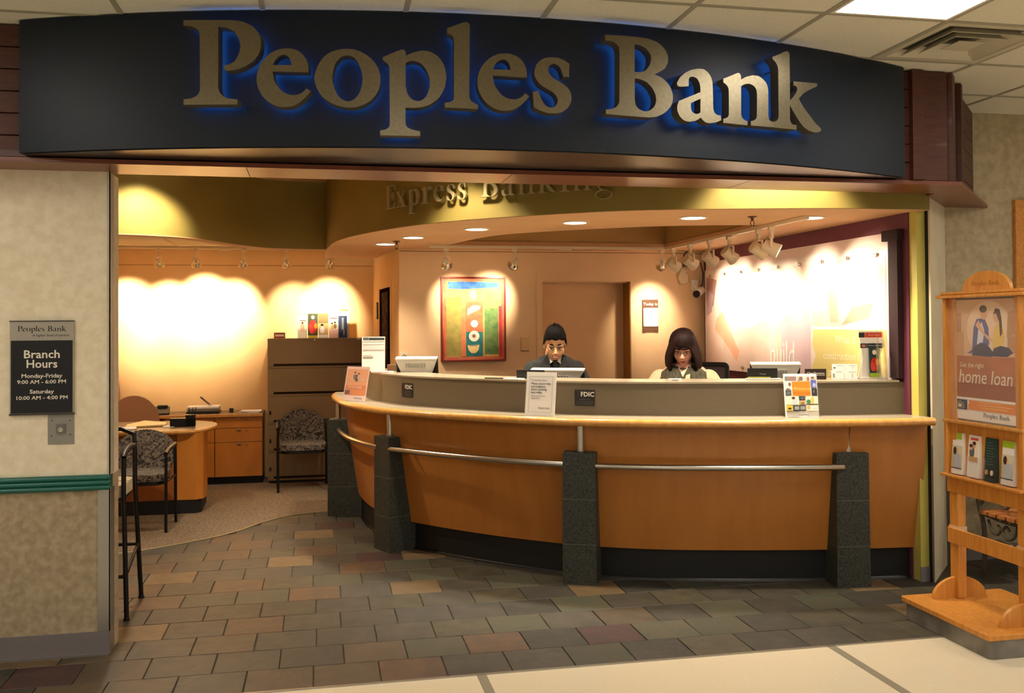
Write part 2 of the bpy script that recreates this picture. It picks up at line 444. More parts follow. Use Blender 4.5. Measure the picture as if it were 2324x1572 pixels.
def smooth_loop(l, n=4):
    k = len(l); out = []
    for i in range(k):
        p1, p2 = l[i], l[(i+1) % k]
        c1 = len(p1) > 2 and p1[2]; c2 = len(p2) > 2 and p2[2]
        P1, P2 = Vector(p1[:2]), Vector(p2[:2])
        P0 = P1*2-P2 if c1 else Vector(l[i-1][:2])
        P3 = P2*2-P1 if c2 else Vector(l[(i+2) % k][:2])
        if c1 and c2: out.append(P1); continue
        d = (P2-P1).length
        def tang(a, b, m):                     # tangent limited by the chord so that long stems stay straight
            t = (b-a); L = t.length
            return t*(min(0.5, 0.42*d/max((a-m).length, (b-m).length, 1e-6)) if L > 0 else 0)
        t1 = (P2-P1) if c1 else tang(P0, P2, P1)
        t2 = (P2-P1) if c2 else tang(P1, P3, P2)
        for j in range(n):
            t = j/n
            h1 = 2*t**3-3*t*t+1; h2 = t**3-2*t*t+t; h3 = -2*t**3+3*t*t; h4 = t**3-t*t
            out.append(P1*h1+t1*h2+P2*h3+t2*h4)
    return out
def inset_loop(l, d):
    area = sum(l[i].x*l[(i+1) % len(l)].y-l[(i+1) % len(l)].x*l[i].y for i in range(len(l)))
    sgn = 1 if area > 0 else -1
    out = []
    for i, p in enumerate(l):
        t = (l[(i+1) % len(l)]-l[i-1])
        if t.length < 1e-9: out.append(p); continue
        t.normalize(); out.append(p+Vector((-t.y, t.x))*d*sgn)
    return out
def glyph_shapes(ch, inset=0.0, n=4):
    """list of (outer, holes) polygons"""
    groups = [[]]
    for l in GLYPH[ch]:
        if l is None: groups.append([])
        else: groups[-1].append(l)
    out = []
    for g in groups:
        loops = [smooth_loop(l, n) for l in g]
        if inset: loops = [inset_loop(l, inset if i == 0 else -inset) for i, l in enumerate(loops)]
        out.append((loops[0], loops[1:]))
    return out
def glyph_width(ch):
    xs = [p[0] for l in GLYPH[ch] if l for p in l]
    return max(xs)
def glyph_mb(mb, ch, scale, ox, oy, z0, z1, M=None, mi=0, inset=0.0, n=4, condense=1.0):
    for outer, holes in glyph_shapes(ch, inset, n):
        mb.prism([(ox+p.x*scale*condense, oy+p.y*scale) for p in outer], z0, z1, M, mi,
                 [[(ox+p.x*scale*condense, oy+p.y*scale) for p in h] for h in holes])
def bank_name(name, x0, y0, width, mm, parent, M=None, thick=0.0008, inset=10):
    """the bank's name in serif letters, small print"""
    s = width/(1.46+0.157+1.373+0.175)/1000.0
    mb = MB()
    for ch, cx in PB_LAYOUT:
        w = glyph_width(ch)
        glyph_mb(mb, ch, s, x0+((cx+1.548)*1000-w/2)*s, y0, 0, thick, None, 0, inset, 2)
    return mb.build(name, mm, parent, smooth=0, M=M)
_text_cache = {}
def text(name, body, size, mm, parent, M, bold=0.0, align='CENTER', shear=0.0, thick=0.0004, width=None, space=1.0):
    """plain sans lettering with the built-in font, as a thin mesh in the local xy plane"""
    cu = bpy.data.curves.new(name, 'FONT')
    cu.body = body; cu.size = size; cu.align_x = align; cu.offset = bold*size; cu.shear = shear
    cu.resolution_u = 2; cu.extrude = thick/2; cu.space_character = space; cu.fill_mode = 'BOTH'
    tmp = bpy.data.objects.new(name, cu)
    me = bpy.data.meshes.new_from_object(tmp)
    bpy.data.objects.remove(tmp); bpy.data.curves.remove(cu)
    if width and len(me.vertices):
        xs = [v.co.x for v in me.vertices]; w = max(xs)-min(xs)
        for v in me.vertices: v.co.x *= width/w
    me.materials.clear(); me.materials.append(mm)
    for v in me.vertices: v.co.z += thick/2
    o = bpy.data.objects.new(name, me); COL.objects.link(o)
    if parent is not None: o.parent = parent
    o.matrix_local = M
    return o
def T(x, y, z=0.0): return Matrix.Translation((x, y, z))

# ================================================================== the setting
# ---- slate floor: every stone its own piece
SLATES = [mat('slate_%s' % n, a, 0.55, rgb2=b, scale=9, detail=8, bump=0.4, bscale=16, vary=0.16, lo=0.38, hi=0.62)
          for n, a, b in (('grey', (70, 64, 53), (59, 55, 46)), ('olive', (72, 66, 49), (59, 55, 42)), ('green', (64, 66, 51), (72, 67, 51)),
                          ('tan', (83, 70, 53), (73, 63, 47)), ('rust', (88, 66, 45), (75, 59, 45)), ('plum', (72, 49, 44), (61, 45, 43)),
                          ('charcoal', (53, 51, 44), (63, 58, 49)), ('ochre', (94, 75, 49), (104, 86, 60)))]
bed = MB().prism([(-2.6, 4.43), (5.4, 4.43), (5.4, 5.82), (3.8, 5.82), (3.8, 8.8), (-2.6, 8.8)], -0.05, 0.0).build('floor', mat('slate_bed', (78, 70, 56), 0.8, rgb2=(60, 54, 44), scale=30), smooth=0)
struct(bed, 'slate floor of the bank lobby with brown grey and rust stones')
def slate_mesh(k):
    r = random.Random(100+k); w, d = 0.1525, 0.1395
    pts = []
    for (x0, y0), (x1, y1) in (((-w, -d), (w, -d)), ((w, -d), (w, d)), ((w, d), (-w, d)), ((-w, d), (-w, -d))):
        for t in (0.0, 0.35, 0.7):
            pts.append((x0+(x1-x0)*t+r.uniform(-.0016, .0016), y0+(y1-y0)*t+r.uniform(-.0016, .0016)))
    cx = sum(p[0] for p in pts)/len(pts)
    top = [(p[0]*0.985, p[1]*0.985) for p in pts]
    n = len(pts)
    vs = [(p[0], p[1], 0.0) for p in pts]+[(p[0], p[1], 0.0055) for p in pts]+[(p[0], p[1], 0.0075) for p in top]
    fs = [(i, (i+1) % n, n+(i+1) % n, n+i) for i in range(n)]+[(n+i, n+(i+1) % n, 2*n+(i+1) % n, 2*n+i) for i in range(n)]+[tuple(range(2*n, 3*n))]
    return MB().add(vs, fs)
_base = [slate_mesh(k) for k in range(3)]
SLATE_MESH = {}
for k in range(3):
    for j, sm in enumerate(SLATES): SLATE_MESH[k, j] = _base[k].mesh('slate_tile', sm, 30)
COUNTER_IN = catmull([(0.36, 8.72), (0.335, 8.35), (0.40, 7.7), (0.55, 7.2), (0.72, 6.92), (1.12, 6.46), (1.55, 6.08), (1.83, 5.9), (2.3, 5.71), (3.09, 5.53), (3.77, 5.45)], 8)
CARPET_EDGE = catmull([(-2.6, 7.05), (-1.9, 7.2), (-1.476, 7.31), (-1.15, 7.48), (-0.814, 7.72), (-0.62, 7.95), (-0.48, 8.19), (-0.28, 8.43), (0.0, 8.56), (0.40, 8.60)], 8)
def y_at(path, x):
    for a, b in zip(path, path[1:]):
        if min(a[0], b[0]) <= x <= max(a[0], b[0]) and abs(a[0]-b[0]) > 1e-6:
            return a[1]+(b[1]-a[1])*(x-a[0])/(b[0]-a[0])
    return None
tiles = []
row = 0; y = 4.43+0.1415
while y < 8.75:
    off = (0.0 if row % 2 else 0.155)+RND.uniform(-.02, .02)
    x = -2.5+off
    while x < 5.3:
        ok = True
        if y > 5.25 and x > 3.95 and y > 5.9: ok = False
        if y < 5.3 and x < -1.75: ok = False
        if y > 5.2 and x < -1.45: ok = False                      # hidden behind the entrance wall
        ye = y_at(CARPET_EDGE, min(max(x, -2.55), 0.39))
        if x < 0.4 and ye and y > ye+0.14: ok = False             # under the carpet
        yc = y_at(COUNTER_IN[10:], x)
        if x > 0.45 and yc is not None and y > yc+0.30: ok = False
        if x > 3.95 and y > 5.85: ok = False
        if 0.3 < x <= 0.62 and y > 7.6: ok = False
        if x > 4.75: ok = False
        if ok: tiles.append((x, y))
        x += 0.310
    y += 0.283; row += 1
tiles.sort(key=lambda p: p[1])
def slate_pick(x, y):
    warm = max(0.0, min(1.0, (1.6-x)/2.8))  # warm left, grey right: the fall of light put into the stone choice
    w = [3.0, 2.4, 2.2*(1-warm)+0.4, 0.6+2.2*warm, 0.15+1.2*warm, 0.55, 0.7+1.6*(1-warm), 0.2+1.1*warm]
    t = RND.uniform(0, sum(w))
    for i, v in enumerate(w):
        t -= v
        if t <= 0: return i
    return 0
for i, (x, y) in enumerate(tiles[:298]):
    o = bpy.data.objects.new('slate_tile', SLATE_MESH[RND.randrange(3), slate_pick(x, y)])
    COL.objects.link(o); o.parent = bed
    o.location = (x, y, RND.uniform(-0.0008, 0.0008)); o.rotation_euler = (0, 0, RND.choice((0, PI))+RND.uniform(-.006, .006))
if len(tiles) > 298:
    mb = MB()
    for x, y in tiles[298:]:
        mb.add([(a+x, b+y, c) for a, b, c in _base[RND.randrange(3)].v], _base[0].f, None, slate_pick(x, y))
    tag(mb.build('slate_tiles_far', SLATES, bed), 'far slate stones by the counter base', kind='stuff')
# ---- concourse floor
conc = MB().box(-6, 8, -6, 4.43, -0.05, 0.004).build('floor_concourse', TERRAZZO, smooth=0)
struct(conc, 'cream vinyl floor of the concourse with grey inlaid strips')
for x in (-2.88, -1.08, 0.725, 2.53, 4.33):
    MB().box(x, x+0.046, -6, 4.428, 0.0, 0.0052).build('inlay_strip', STRIP, conc, smooth=0)
MB().box(-6, 8, 4.424, 4.436, -0.02, 0.0095).build('edge_strip', ALU, conc, smooth=0)
# ---- carpet
cp = [tuple(p) for p in CARPET_EDGE]
car = MB().prism(cp+[(0.75, 8.60), (0.75, 10.72), (-2.6, 10.72)], 0.0, 0.014).build('floor_carpet', CARPET, smooth=0)
struct(car, 'brown patterned office carpet with a curved edge')
MB().sweep([(p[0], p[1], 0.0125) for p in CARPET_EDGE], [(-.006, -.003), (.006, -.003), (.005, .003), (-.005, .003)]).build('edge_trim', mat('brass_edge', (214, 196, 150), 0.3, 0.7), car)
backfloor = MB().box(0.75, 3.75, 5.6, 8.8, -0.04, -0.002).build('floor_teller', CARPET, smooth=0); struct(backfloor)

# ---- entrance wall at the left (faces the concourse)
wl = MB()
wl.box(-6, -1.035, 5.11, 5.33, 0.90, 2.44, None, 0)
wl.box(-6, -1.035, 5.11, 5.33, 0.0, 0.90, None, 1)
wlo = struct(wl.build('wall_left', [WALLPAPER, WAINSCOT], smooth=0), 'mottled cream wallpapered wall beside the bank entrance')
MB().box(-6, -1.035, 5.104, 5.11, 0.0, 0.125).build('baseboard', BASEBD, wlo, smooth=0)
MB().box(-6, -1.035, 5.092, 5.11, 0.0, 0.012).build('base_strip', ALU, wlo, smooth=0)
g = MB()
g.box(-1.088, -1.030, 5.1035, 5.1095, 0.125, 0.838, None, 0)
g.box(-1.036, -1.029, 5.1035, 5.20, 0.012, 0.838, None, 0)
g.box(-1.046, -1.0305, 5.106, 5.1098, 0.908, 2.438, None, 1)
g.box(-1.036, -1.0305, 5.106, 5.20, 0.908, 2.438, None, 1)
struct(g.build('trim_1', [ALU, mat('cream_trim', (196, 190, 172), 0.4)], smooth=0), 'metal corner guard on the entrance wall')
def bumper(name, x0, x1, y, z, wrap, label):
    root = thing(name, label, 'wall guard')
    prof = [(0, -0.0)]
    pr = [(0.0, 0.0), (0.012, 0.0)]
    for k in range(3):
        zc = 0.0128+k*0.0256
        for a in range(-80, 81, 20):
            pr.append((0.014+0.014*math.cos(math.radians(a)), zc+0.0128*math.sin(math.radians(a))))
    pr += [(0.012, 0.0768), (0.0, 0.0768)]
    vs = []; fs = []; n = len(pr)
    ends = (x0, x1)
    for x in ends:
        for d, h in pr: vs.append((x, y-d, z+h))
    fs = [(i, i+1, n+i+1, n+i) for i in range(n-1)]+[tuple(range(n))[::-1], tuple(range(n, 2*n))]
    MB().add(vs, fs).build('rail', TEAL, root)
    xe = x1 if wrap > 0 else x0
    cap = MB()
    for k in range(3):
        cap.ball((xe, y-0.012, z+0.0128+k*0.0256), 0.017, 0.018, 0.0132, 14, 8)
    cap.box(min(xe, xe+wrap*0.012), max(xe, xe+wrap*0.012), y-0.008, y+0.07 if wrap > 0 else y, z+0.002, z+0.0748)
    cap.build('end_cap', TEAL, root)
    return root
bumper('bumper_rail', -6, -1.045, 5.11, 0.834, 1, 'long ribbed teal bumper rail on the cream entrance wall')

# ---- right side: 45 degree return, right wall, green pier
wr = MB()
wr.prism([(3.80, 5.34), (4.235, 5.79), (4.235, 5.95), (3.80, 5.50)], 0.0, 2.44)
struct(wr.build('wall_corner', CREAM, smooth=0), 'narrow cream angled wall beside the counter end')
cg = MB()
cg.prism([(3.793, 5.335), (3.875, 5.418), (3.869, 5.424), (3.787, 5.341)], 0.0, 0.87)
cg.prism([(4.165, 5.710), (4.237, 5.782), (4.231, 5.788), (4.159, 5.716)], 0.0, 0.87)
cg.box(4.233, 4.29, 5.783, 5.789, 0.0, 0.87)
struct(cg.build('trim_2', mat('guard_steel', (120, 108, 96), 0.4, 0.7), smooth=0), 'dull metal corner guards on the angled wall')
w2 = MB().box(4.235, 8, 5.79, 5.95, 0.0, 3.1).build('wall_right', WALLR, smooth=0)
struct(w2, 'mottled beige wall behind the bench')
MB().box(4.235, 8, 5.784, 5.79, 0.0, 0.11).build('baseboard', BASEBD, w2, smooth=0)
pier = MB().box(3.735, 3.795, 5.385, 5.50, 0.0, 2.44).build('wall_pier', GREENPIER, smooth=0)
struct(pier, 'lime green pier at the right end of the counter')
MB().box(3.731, 3.798, 5.379, 5.385, 0.0, 0.10).build('baseboard', BASEBD, pier, smooth=0)
MB().box(3.794, 3.801, 5.36, 5.44, 0.0, 2.44).build('seam', mat('seam_black', (22, 16, 14), 0.7), pier, smooth=0)
bumper('bumper_rail', 4.25, 8, 5.79, 0.76, -1, 'short ribbed teal bumper rail beside the brochure stand')

# ---- header: cherry box with soffit, grooved end panels
hd = empty('header'); struct(hd, 'cherry wood header over the bank entrance')
HX1 = 3.66
MB().prism([(-6, 4.875), (HX1, 4.845), (4.575, 5.79), (4.235, 5.79), (3.735, 5.275), (3.735, 5.19), (-6, 5.165)], 2.44, 2.462).build('soffit', CHERRYL, hd, smooth=0)
MB().prism([(-6, 4.90), (3.575, 4.885), (4.45, 5.79), (4.235, 5.79), (3.735, 5.28), (3.735, 5.185), (-6, 5.16)], 2.462, 3.098).build('core', CHERRY, hd, smooth=0)
for x in (-5.3, -4.1, -2.9, -1.7, -0.35, 1.0, 2.35):
    MB().box(x, x+0.004, 4.872, 5.164, 2.4392, 2.4402).build('soffit_joint', mat('joint_dark', (70, 34, 22), 0.6), hd, smooth=0)
for k in range(6):                                               # grooved boards at the left end of the header
    z0 = 2.464+k*0.1055
    MB().box(-2.6, -1.30, 4.872, 4.905, z0, z0+0.1015).build('board', CHERRY, hd, smooth=0, bevel=0.003)
    MB().box(3.245, 3.34, 4.862, 4.89, z0, z0+0.1015).build('board', CHERRY, hd, smooth=0, bevel=0.003)
MB().box(3.335, 3.41, 4.825, 4.885, 2.464, 3.096).build('pilaster', CHERRY, hd, smooth=0, bevel=0.004)
MB().box(3.41, 3.575, 4.850, 4.89, 2.464, 3.096).build('end_panel', CHERRY, hd, smooth=0, bevel=0.004)
dgn = Vector((0.707, -0.707, 0))
def diag(t0, t1, out, z0, z1, name, mm=CHERRY):
    a = Vector((3.575, 4.885, 0)); d = Vector((4.45-3.575, 5.79-4.885, 0)).normalized(); n = Vector((d.y, -d.x, 0))
    p = [a+d*t0, a+d*t1, a+d*t1+n*out, a+d*t0+n*out]
    MB().prism([(q.x, q.y) for q in reversed(p)], z0, z1).build(name, mm, hd, smooth=0, bevel=0.003)
diag(0.0, 0.10, 0.05, 2.464, 3.096, 'pilaster')
diag(0.30, 0.36, 0.06, 2.464, 3.096, 'pilaster')
for k in range(6): diag(0.36, 1.22, 0.016, 2.464+k*0.1055, 2.464+k*0.1055+0.1015, 'board')

# ---- concourse ceiling: grid with lay-in tiles
CZ = 3.10; CELL = 0.645
gx = [1.691+CELL*k for k in range(-8, 8)]
gy = [4.03+CELL*k for k in range(-10, 4)]
ce = MB().box(-5, 7, -4, 6.2, CZ+0.03, CZ+0.05).build('ceiling', mat('plenum', (120, 116, 104), 0.9), smooth=0)
struct(ce, 'suspended ceiling of speckled acoustic tiles')
for x in gx: MB().box(x-0.012, x+0.012, gy[0], 6.0, CZ-0.003, CZ+0.02).build('grid_bar', GRIDBAR, ce, smooth=0)
for yv in gy: MB().box(gx[0], gx[-1], yv-0.012, yv+0.012, CZ-0.0035, CZ+0.02).build('grid_bar', GRIDBAR, ce, smooth=0)
tile_me = MB().box(-CELL/2+.010, CELL/2-.010, -CELL/2+.010, CELL/2-.010, 0.002, 0.018).mesh('ceiling_tile', ACOUSTIC, 0)
TROFFERS = [(2.336, 2.74), (-2.824, 2.74), (-0.244, 0.16), (2.336, 0.16), (-2.824, 0.16), (-0.244, -2.42), (2.336, -2.42), (4.916, 2.74), (4.916, 0.16)]
def in_troffer(i, j):
    cx, cy = gx[i]+CELL/2, gy[j]+CELL/2
    return any(tx < cx < tx+CELL and ty < cy < ty+2*CELL for tx, ty in TROFFERS)
DIFF = (gx[2+8], gy[10])
for i in range(len(gx)-1):
    for j in range(len(gy)-1):
        if in_troffer(i, j): continue
        if abs(gx[i]-DIFF[0]) < .01 and abs(gy[j]-DIFF[1]) < .01: continue
        if gy[j] > 5.75: continue
        o = bpy.data.objects.new('ceiling_tile', tile_me); COL.objects.link(o); o.parent = ce
        o.location = (gx[i]+CELL/2, gy[j]+CELL/2, CZ)
LENS = emitter('troffer_lens', (1.0, 0.92, 0.82), TROFFER_STRENGTH)
def troffer(tx, ty, label):
    root = thing('ceiling_light', label, 'ceiling light', (tx+CELL/2, ty+CELL, CZ), 0, 'lay-in ceiling lights')
    w, d = CELL/2-.013, CELL-.013
    f = MB(); f.prism([(-w, -d), (w, -d), (w, d), (-w, d)], -0.004, 0.03, None, 0, [[(-w+.018, -d+.018), (w-.018, -d+.018), (w-.018, d-.018), (-w+.018, d-.018)]])
    f.build('frame', WHITEM, root, smooth=0)
    for a in range(3):
        for b in range(4):
            x0 = -w+.018+a*(2*w-.036)/3; y0 = -d+.018+b*(2*d-.036)/4
            MB().box(x0+.002, x0+(2*w-.036)/3-.002, y0+.002, y0+(2*d-.036)/4-.002, 0.010, 0.014).build('lens_panel', LENS, root, smooth=0)
for k, (tx, ty) in enumerate(TROFFERS):
    troffer(tx, ty, 'bright fluorescent ceiling light next to the air vent' if k == 0 else 'fluorescent ceiling light farther back over the concourse')
# ---- air diffuser
dv = thing('air_vent', 'square stepped white air diffuser in the ceiling', 'air vent', (DIFF[0]+CELL/2, DIFF[1]+CELL/2, CZ))
VENTM = mat('vent_enamel', (206, 198, 176), 0.45)
def ring(mb, h, w, z0, z1):
    """sloping square louvre: outer half size h at z0, inner half size h-w at z1"""
    o = [(-h, -h), (h, -h), (h, h), (-h, h)]; i = [(-(h-w), -(h-w)), (h-w, -(h-w)), (h-w, h-w), (-(h-w), h-w)]
    vs = [(p[0], p[1], z0) for p in o]+[(p[0], p[1], z1) for p in i]+[(p[0], p[1], z0+.004) for p in o]+[(p[0], p[1], z1+.004) for p in i]
    fs = []
    for k in range(4):
        j = (k+1) % 4
        fs += [(k, 4+k, 4+j, j), (8+k, 8+j, 12+j, 12+k), (k, j, 8+j, 8+k), (4+k, 12+k, 12+j, 4+j)]
    mb.add(vs, fs)
f = MB(); f.prism([(-.31, -.31), (.31, -.31), (.31, .31), (-.31, .31)], -.004, .02, None, 0, [[(-.27, -.27), (.27, -.27), (.27, .27), (-.27, .27)]]); f.build('frame', VENTM, dv, smooth=0)
for h, w, z0, z1 in ((.272, .06, -.004, .05), (.215, .06, -.014, .04), (.15, .055, -.016, .035)):
    f = MB(); ring(f, h, w, z0, z1); f.build('louvre', VENTM, dv, smooth=0)
MB().box(-.075, .075, -.075, .075, -.012, -.008).build('centre_plate', VENTM, dv, smooth=0)
MB().box(-.3, .3, -.3, .3, .06, .064).build('duct_back', mat('duct_dark', (36, 34, 30), 0.9), dv, smooth=0)

# ---- bank interior shell
OFFZ, TELZ, REV = 2.47, 2.36, 2.32
wo = MB().box(-2.72, 0.62, 10.70, 10.85, 0, 2.62).build('wall_office_back', TAN, smooth=0); struct(wo, 'warm tan back wall of the open office')
MB().box(-2.6, 0.6, 10.6985, 10.70, REV-.006, REV).build('reveal', mat('reveal_line', (150, 104, 56), 0.8), wo, smooth=0)
MB().box(-2.6, -0.6, 10.69, 10.70, 0, 0.1).build('baseboard', BLACKBASE, wo, smooth=0)
ws = MB().prism([(0.60, 10.75), (0.728, 8.78), (0.83, 8.78), (0.75, 10.75)], 0, 2.62).build('wall_office_side', TAN, smooth=0); struct(ws, 'short tan side wall with a dark glass door')
wb = MB()
wb.box(0.732, 2.075, 8.75, 8.99, 0, 2.62); wb.box(2.963, 3.75, 8.75, 8.99, 0, 2.62); wb.box(2.075, 2.963, 8.75, 8.99, 2.062, 2.62)
wbo = struct(wb.build('wall_back', TAN2, smooth=0), 'tan wall behind the tellers')
MB().box(0.74, 3.72, 8.7485, 8.75, REV+.014, REV+.02).build('reveal', mat('reveal_line_b', (140, 100, 60), 0.8), wbo, smooth=0)
wp = MB().box(3.725, 3.79, 5.46, 8.85, 0, 2.62).build('wall_teller_right', PURPLE, smooth=0); struct(wp, 'plum painted wall behind the large poster panel')
wx = MB().box(-2.72, -2.6, 5.2, 10.8, 0, 3.0).build('wall_office_left', TAN, smooth=0); struct(wx, 'tan office wall hidden behind the entrance wall')
# office ceiling with tiles
SOFF = catmull([(-2.6, 7.32), (-1.9, 7.52), (-1.53, 7.62), (-1.3, 7.69), (-1.03, 7.86), (-0.86, 8.14), (-0.68, 8.5), (-0.47, 8.80), (-0.2, 8.92), (0.075, 8.945)], 6)
oc = MB().prism([tuple(p) for p in offset2(SOFF, -0.02)]+[(0.10, 10.75), (-2.6, 10.75)], OFFZ+.016, OFFZ+.04).build('ceiling_office', mat('office_grid', (226, 206, 172), 0.8), smooth=0); struct(oc, 'low office ceiling of pale square tiles')
SOFT = catmull([(0.075, 8.945), (0.09, 8.64), (0.14, 8.1), (0.27, 7.56), (0.56, 6.88), (0.83, 6.48), (1.14, 6.17), (1.59, 5.83), (1.94, 5.63), (2.46, 5.48), (3.16, 5.345), (3.79, 5.33)], 8)
def _pi(x, y, yc): return yc is not None and y > yc+0.14
ot_me = MB().box(-.295, .295, -.295, .295, 0.0, 0.014).mesh('ceiling_tile', mat('office_tile', (232, 214, 182), 0.9, rgb2=(222, 204, 172), scale=200, bump=.1), 0)
for i in range(6):
    for j in range(6):
        x, yv = -2.3+i*0.605, 7.72+j*0.605
        if yv > 10.42: continue
        yc = y_at(SOFF, min(x+.3, 0.07)); yc2 = y_at(SOFF, max(min(x-.3, 0.07), -2.59))
        if x > 0.5 or max(yc or 9, yc2 or 9) > yv-.3: continue
        o = bpy.data.objects.new('ceiling_tile', ot_me); COL.objects.link(o); o.parent = oc; o.location = (x, yv, OFFZ)
# bulkhead: olive curved face over the office and the counter
MBk = empty('bulkhead'); struct(MBk, 'olive curved bulkhead above the office and counter')
MB().prism(band(SOFF, 0.0, -0.10), TELZ, 3.0).build('office_face', GREEN, MBk)
MB().prism(band(SOFF, 0.003, -0.12), TELZ-.004, TELZ+.002).build('office_lip', PINKTAN, MBk, smooth=0)
MB().prism(band(SOFT, 0.0, -0.06), TELZ, 3.0).build('counter_face', GREEN, MBk)
# teller ceiling slab with the coffer
cof = [(1.104, 8.36), (3.20, 8.42), (3.235, 6.33)] + [tuple(p) for p in catmull([(3.235, 6.33), (2.75, 6.40), (2.254, 6.60), (1.59, 7.10), (1.316, 7.52), (1.104, 8.36)], 6)][1:-1]
slab = [tuple(p) for p in offset2(SOFT, -0.006)] + [(3.79, 8.80), (0.70, 8.80), (0.60, 10.0), (0.075, 10.0)]
tc_ = MB().prism(slab, TELZ-.003, TELZ+.05, None, 0, [cof]).build('ceiling_teller', PINKTAN, smooth=0); struct(tc_, 'low curved ceiling over the teller counter with a raised coffer')
COFM = mat('paint_coffer', (186, 150, 92), 0.8)
ring_v = []; fs = []
n = len(cof)
for p in cof: ring_v += [(p[0], p[1], TELZ+.04), (p[0], p[1], TELZ+.42)]
for i in range(n): fs.append((2*i, 2*((i+1) % n), 2*((i+1) % n)+1, 2*i+1))
MB().add(ring_v, fs).prism([(0.9, 6.1), (3.5, 6.1), (3.5, 8.6), (0.9, 8.6)], TELZ+.42, TELZ+.45).build('coffer', COFM, tc_, smooth=0)
# lobby ceiling
lc = MB().prism([(-2.6, 5.3), (3.80, 5.3), (3.80, 8.9), (-2.6, 8.9)], 2.98, 3.05).build('ceiling_lobby', PINKTAN, smooth=0); struct(lc, 'lobby ceiling hidden above the header')

# door in the back wall
d1 = empty('door_1'); struct(d1, 'tan flush door in a tan frame behind the tellers')
DTAN = mat('paint_door', (232, 190, 142), 0.6, rgb2=(226, 183, 135), scale=2)
MB().box(2.085, 2.955, 8.945, 8.985, 0.01, 2.058).build('leaf', DTAN, d1, smooth=0)
fr = MB(); fr.box(2.03, 2.076, 8.738, 8.80, 0, 2.06); fr.box(2.076, 2.084, 8.738, 8.95, 0, 2.06); fr.box(2.952, 2.962, 8.742, 8.95, 0, 2.06, None, 1); fr.box(2.084, 2.952, 8.80, 8.95, 2.05, 2.06); fr.box(2.962, 3.01, 8.738, 8.80, 0, 2.06); fr.box(2.03, 3.01, 8.736, 8.80, 2.06, 2.118)
fr.build('frame', [TAN2, mat('door_jamb', (150, 104, 40), 0.6)], d1, smooth=0)
MB().ball((2.14, 8.925, 1.0), .025, .025, .025).build('knob', STEEL, d1)
# dark glass door in the office side wall
d2 = empty('door_2'); struct(d2, 'tan door with a tall dark glass panel in the short side wall')
def on_side(yv, off=0.0):
    t = (10.75-yv)/2.0
    return Vector((0.60+0.13*t-off, yv, 0))
def side_box(mb, y0, y1, z0, z1, o0, o1, mi=0):
    a, b = on_side(y0), on_side(y1)
    mb.prism([(a.x-o1, a.y), (b.x-o1, b.y), (b.x-o0, b.y), (a.x-o0, a.y)][::-1], z0, z1, None, mi)
f = MB(); side_box(f, 9.23, 9.31, 0, 2.05, 0, .004); side_box(f, 10.13, 10.20, 0, 2.05, 0, .004); side_box(f, 9.23, 10.20, 2.05, 2.12, 0, .004); f.build('frame', TAN, d2, smooth=0)
f = MB(); side_box(f, 9.31, 10.13, 0.02, 2.05, 0, .002); f.build('leaf', TAN, d2, smooth=0)
f = MB(); side_box(f, 9.34, 9.48, 0.5, 1.99, .002, .006); side_box(f, 9.93, 10.09, 0.5, 1.99, .002, .006); side_box(f, 9.34, 10.09, 1.99, 2.03, .002, .006); f.build('glass_frame', mat('bronze_dark', (26, 14, 10), 0.95, spec=0.0), d2, smooth=0)
f = MB(); side_box(f, 9.48, 9.93, 0.5, 1.99, .002, .004); f.build('pane', mat('pane_dark', (74, 52, 40), 0.9, rgb2=(30, 20, 16), scale=6, stretch=(1, 1, 2), spec=0.02), d2, smooth=0)
f = MB(); side_box(f, 10.20, 10.28, 1.72, 1.90, 0, .02); f.build('wall_reader', mat('reader_olive', (70, 66, 34), 0.6), d2, smooth=0)

# ================================================================== fascia sign
FCX, FCY, FR = 0.945, 10.32, 5.984
def arc(r, a): return (FCX+r*math.sin(a), FCY-r*math.cos(a))
A0, A1 = -0.3975, 0.3985
sign = thing('storefront_sign', 'long curved navy fascia with metal letters reading Peoples Bank', 'sign')
front = [arc(FR, A0+(A1-A0)*i/60) for i in range(61)]
back = [(3.25, 4.875), (-1.36, 4.885)]
def face_curve(mb, z0, z1):
    mb.prism(front+back, z0, z1)
b_ = MB()
face_curve(b_, 2.472, 3.096)
b_.build('board', NAVY, sign, bevel=0.006)
MB().prism([arc(FR-.012, A0+.003+(A1-A0-.006)*i/60) for i in range(61)]+[(3.23, 4.874), (-1.34, 4.884)], 2.467, 2.4725).build('underside', mat('navy_gloss', (14, 12, 12), 0.3, spec=0.35), sign)
LET = [('P', -0.2257), ('e', -0.1804), ('o', -0.1339), ('p', -0.0856), ('l', -0.0499), ('e', -0.0180), ('s', 0.0197), ('B', 0.0909), ('a', 0.1434), ('n', 0.1899), ('k', 0.2400)]
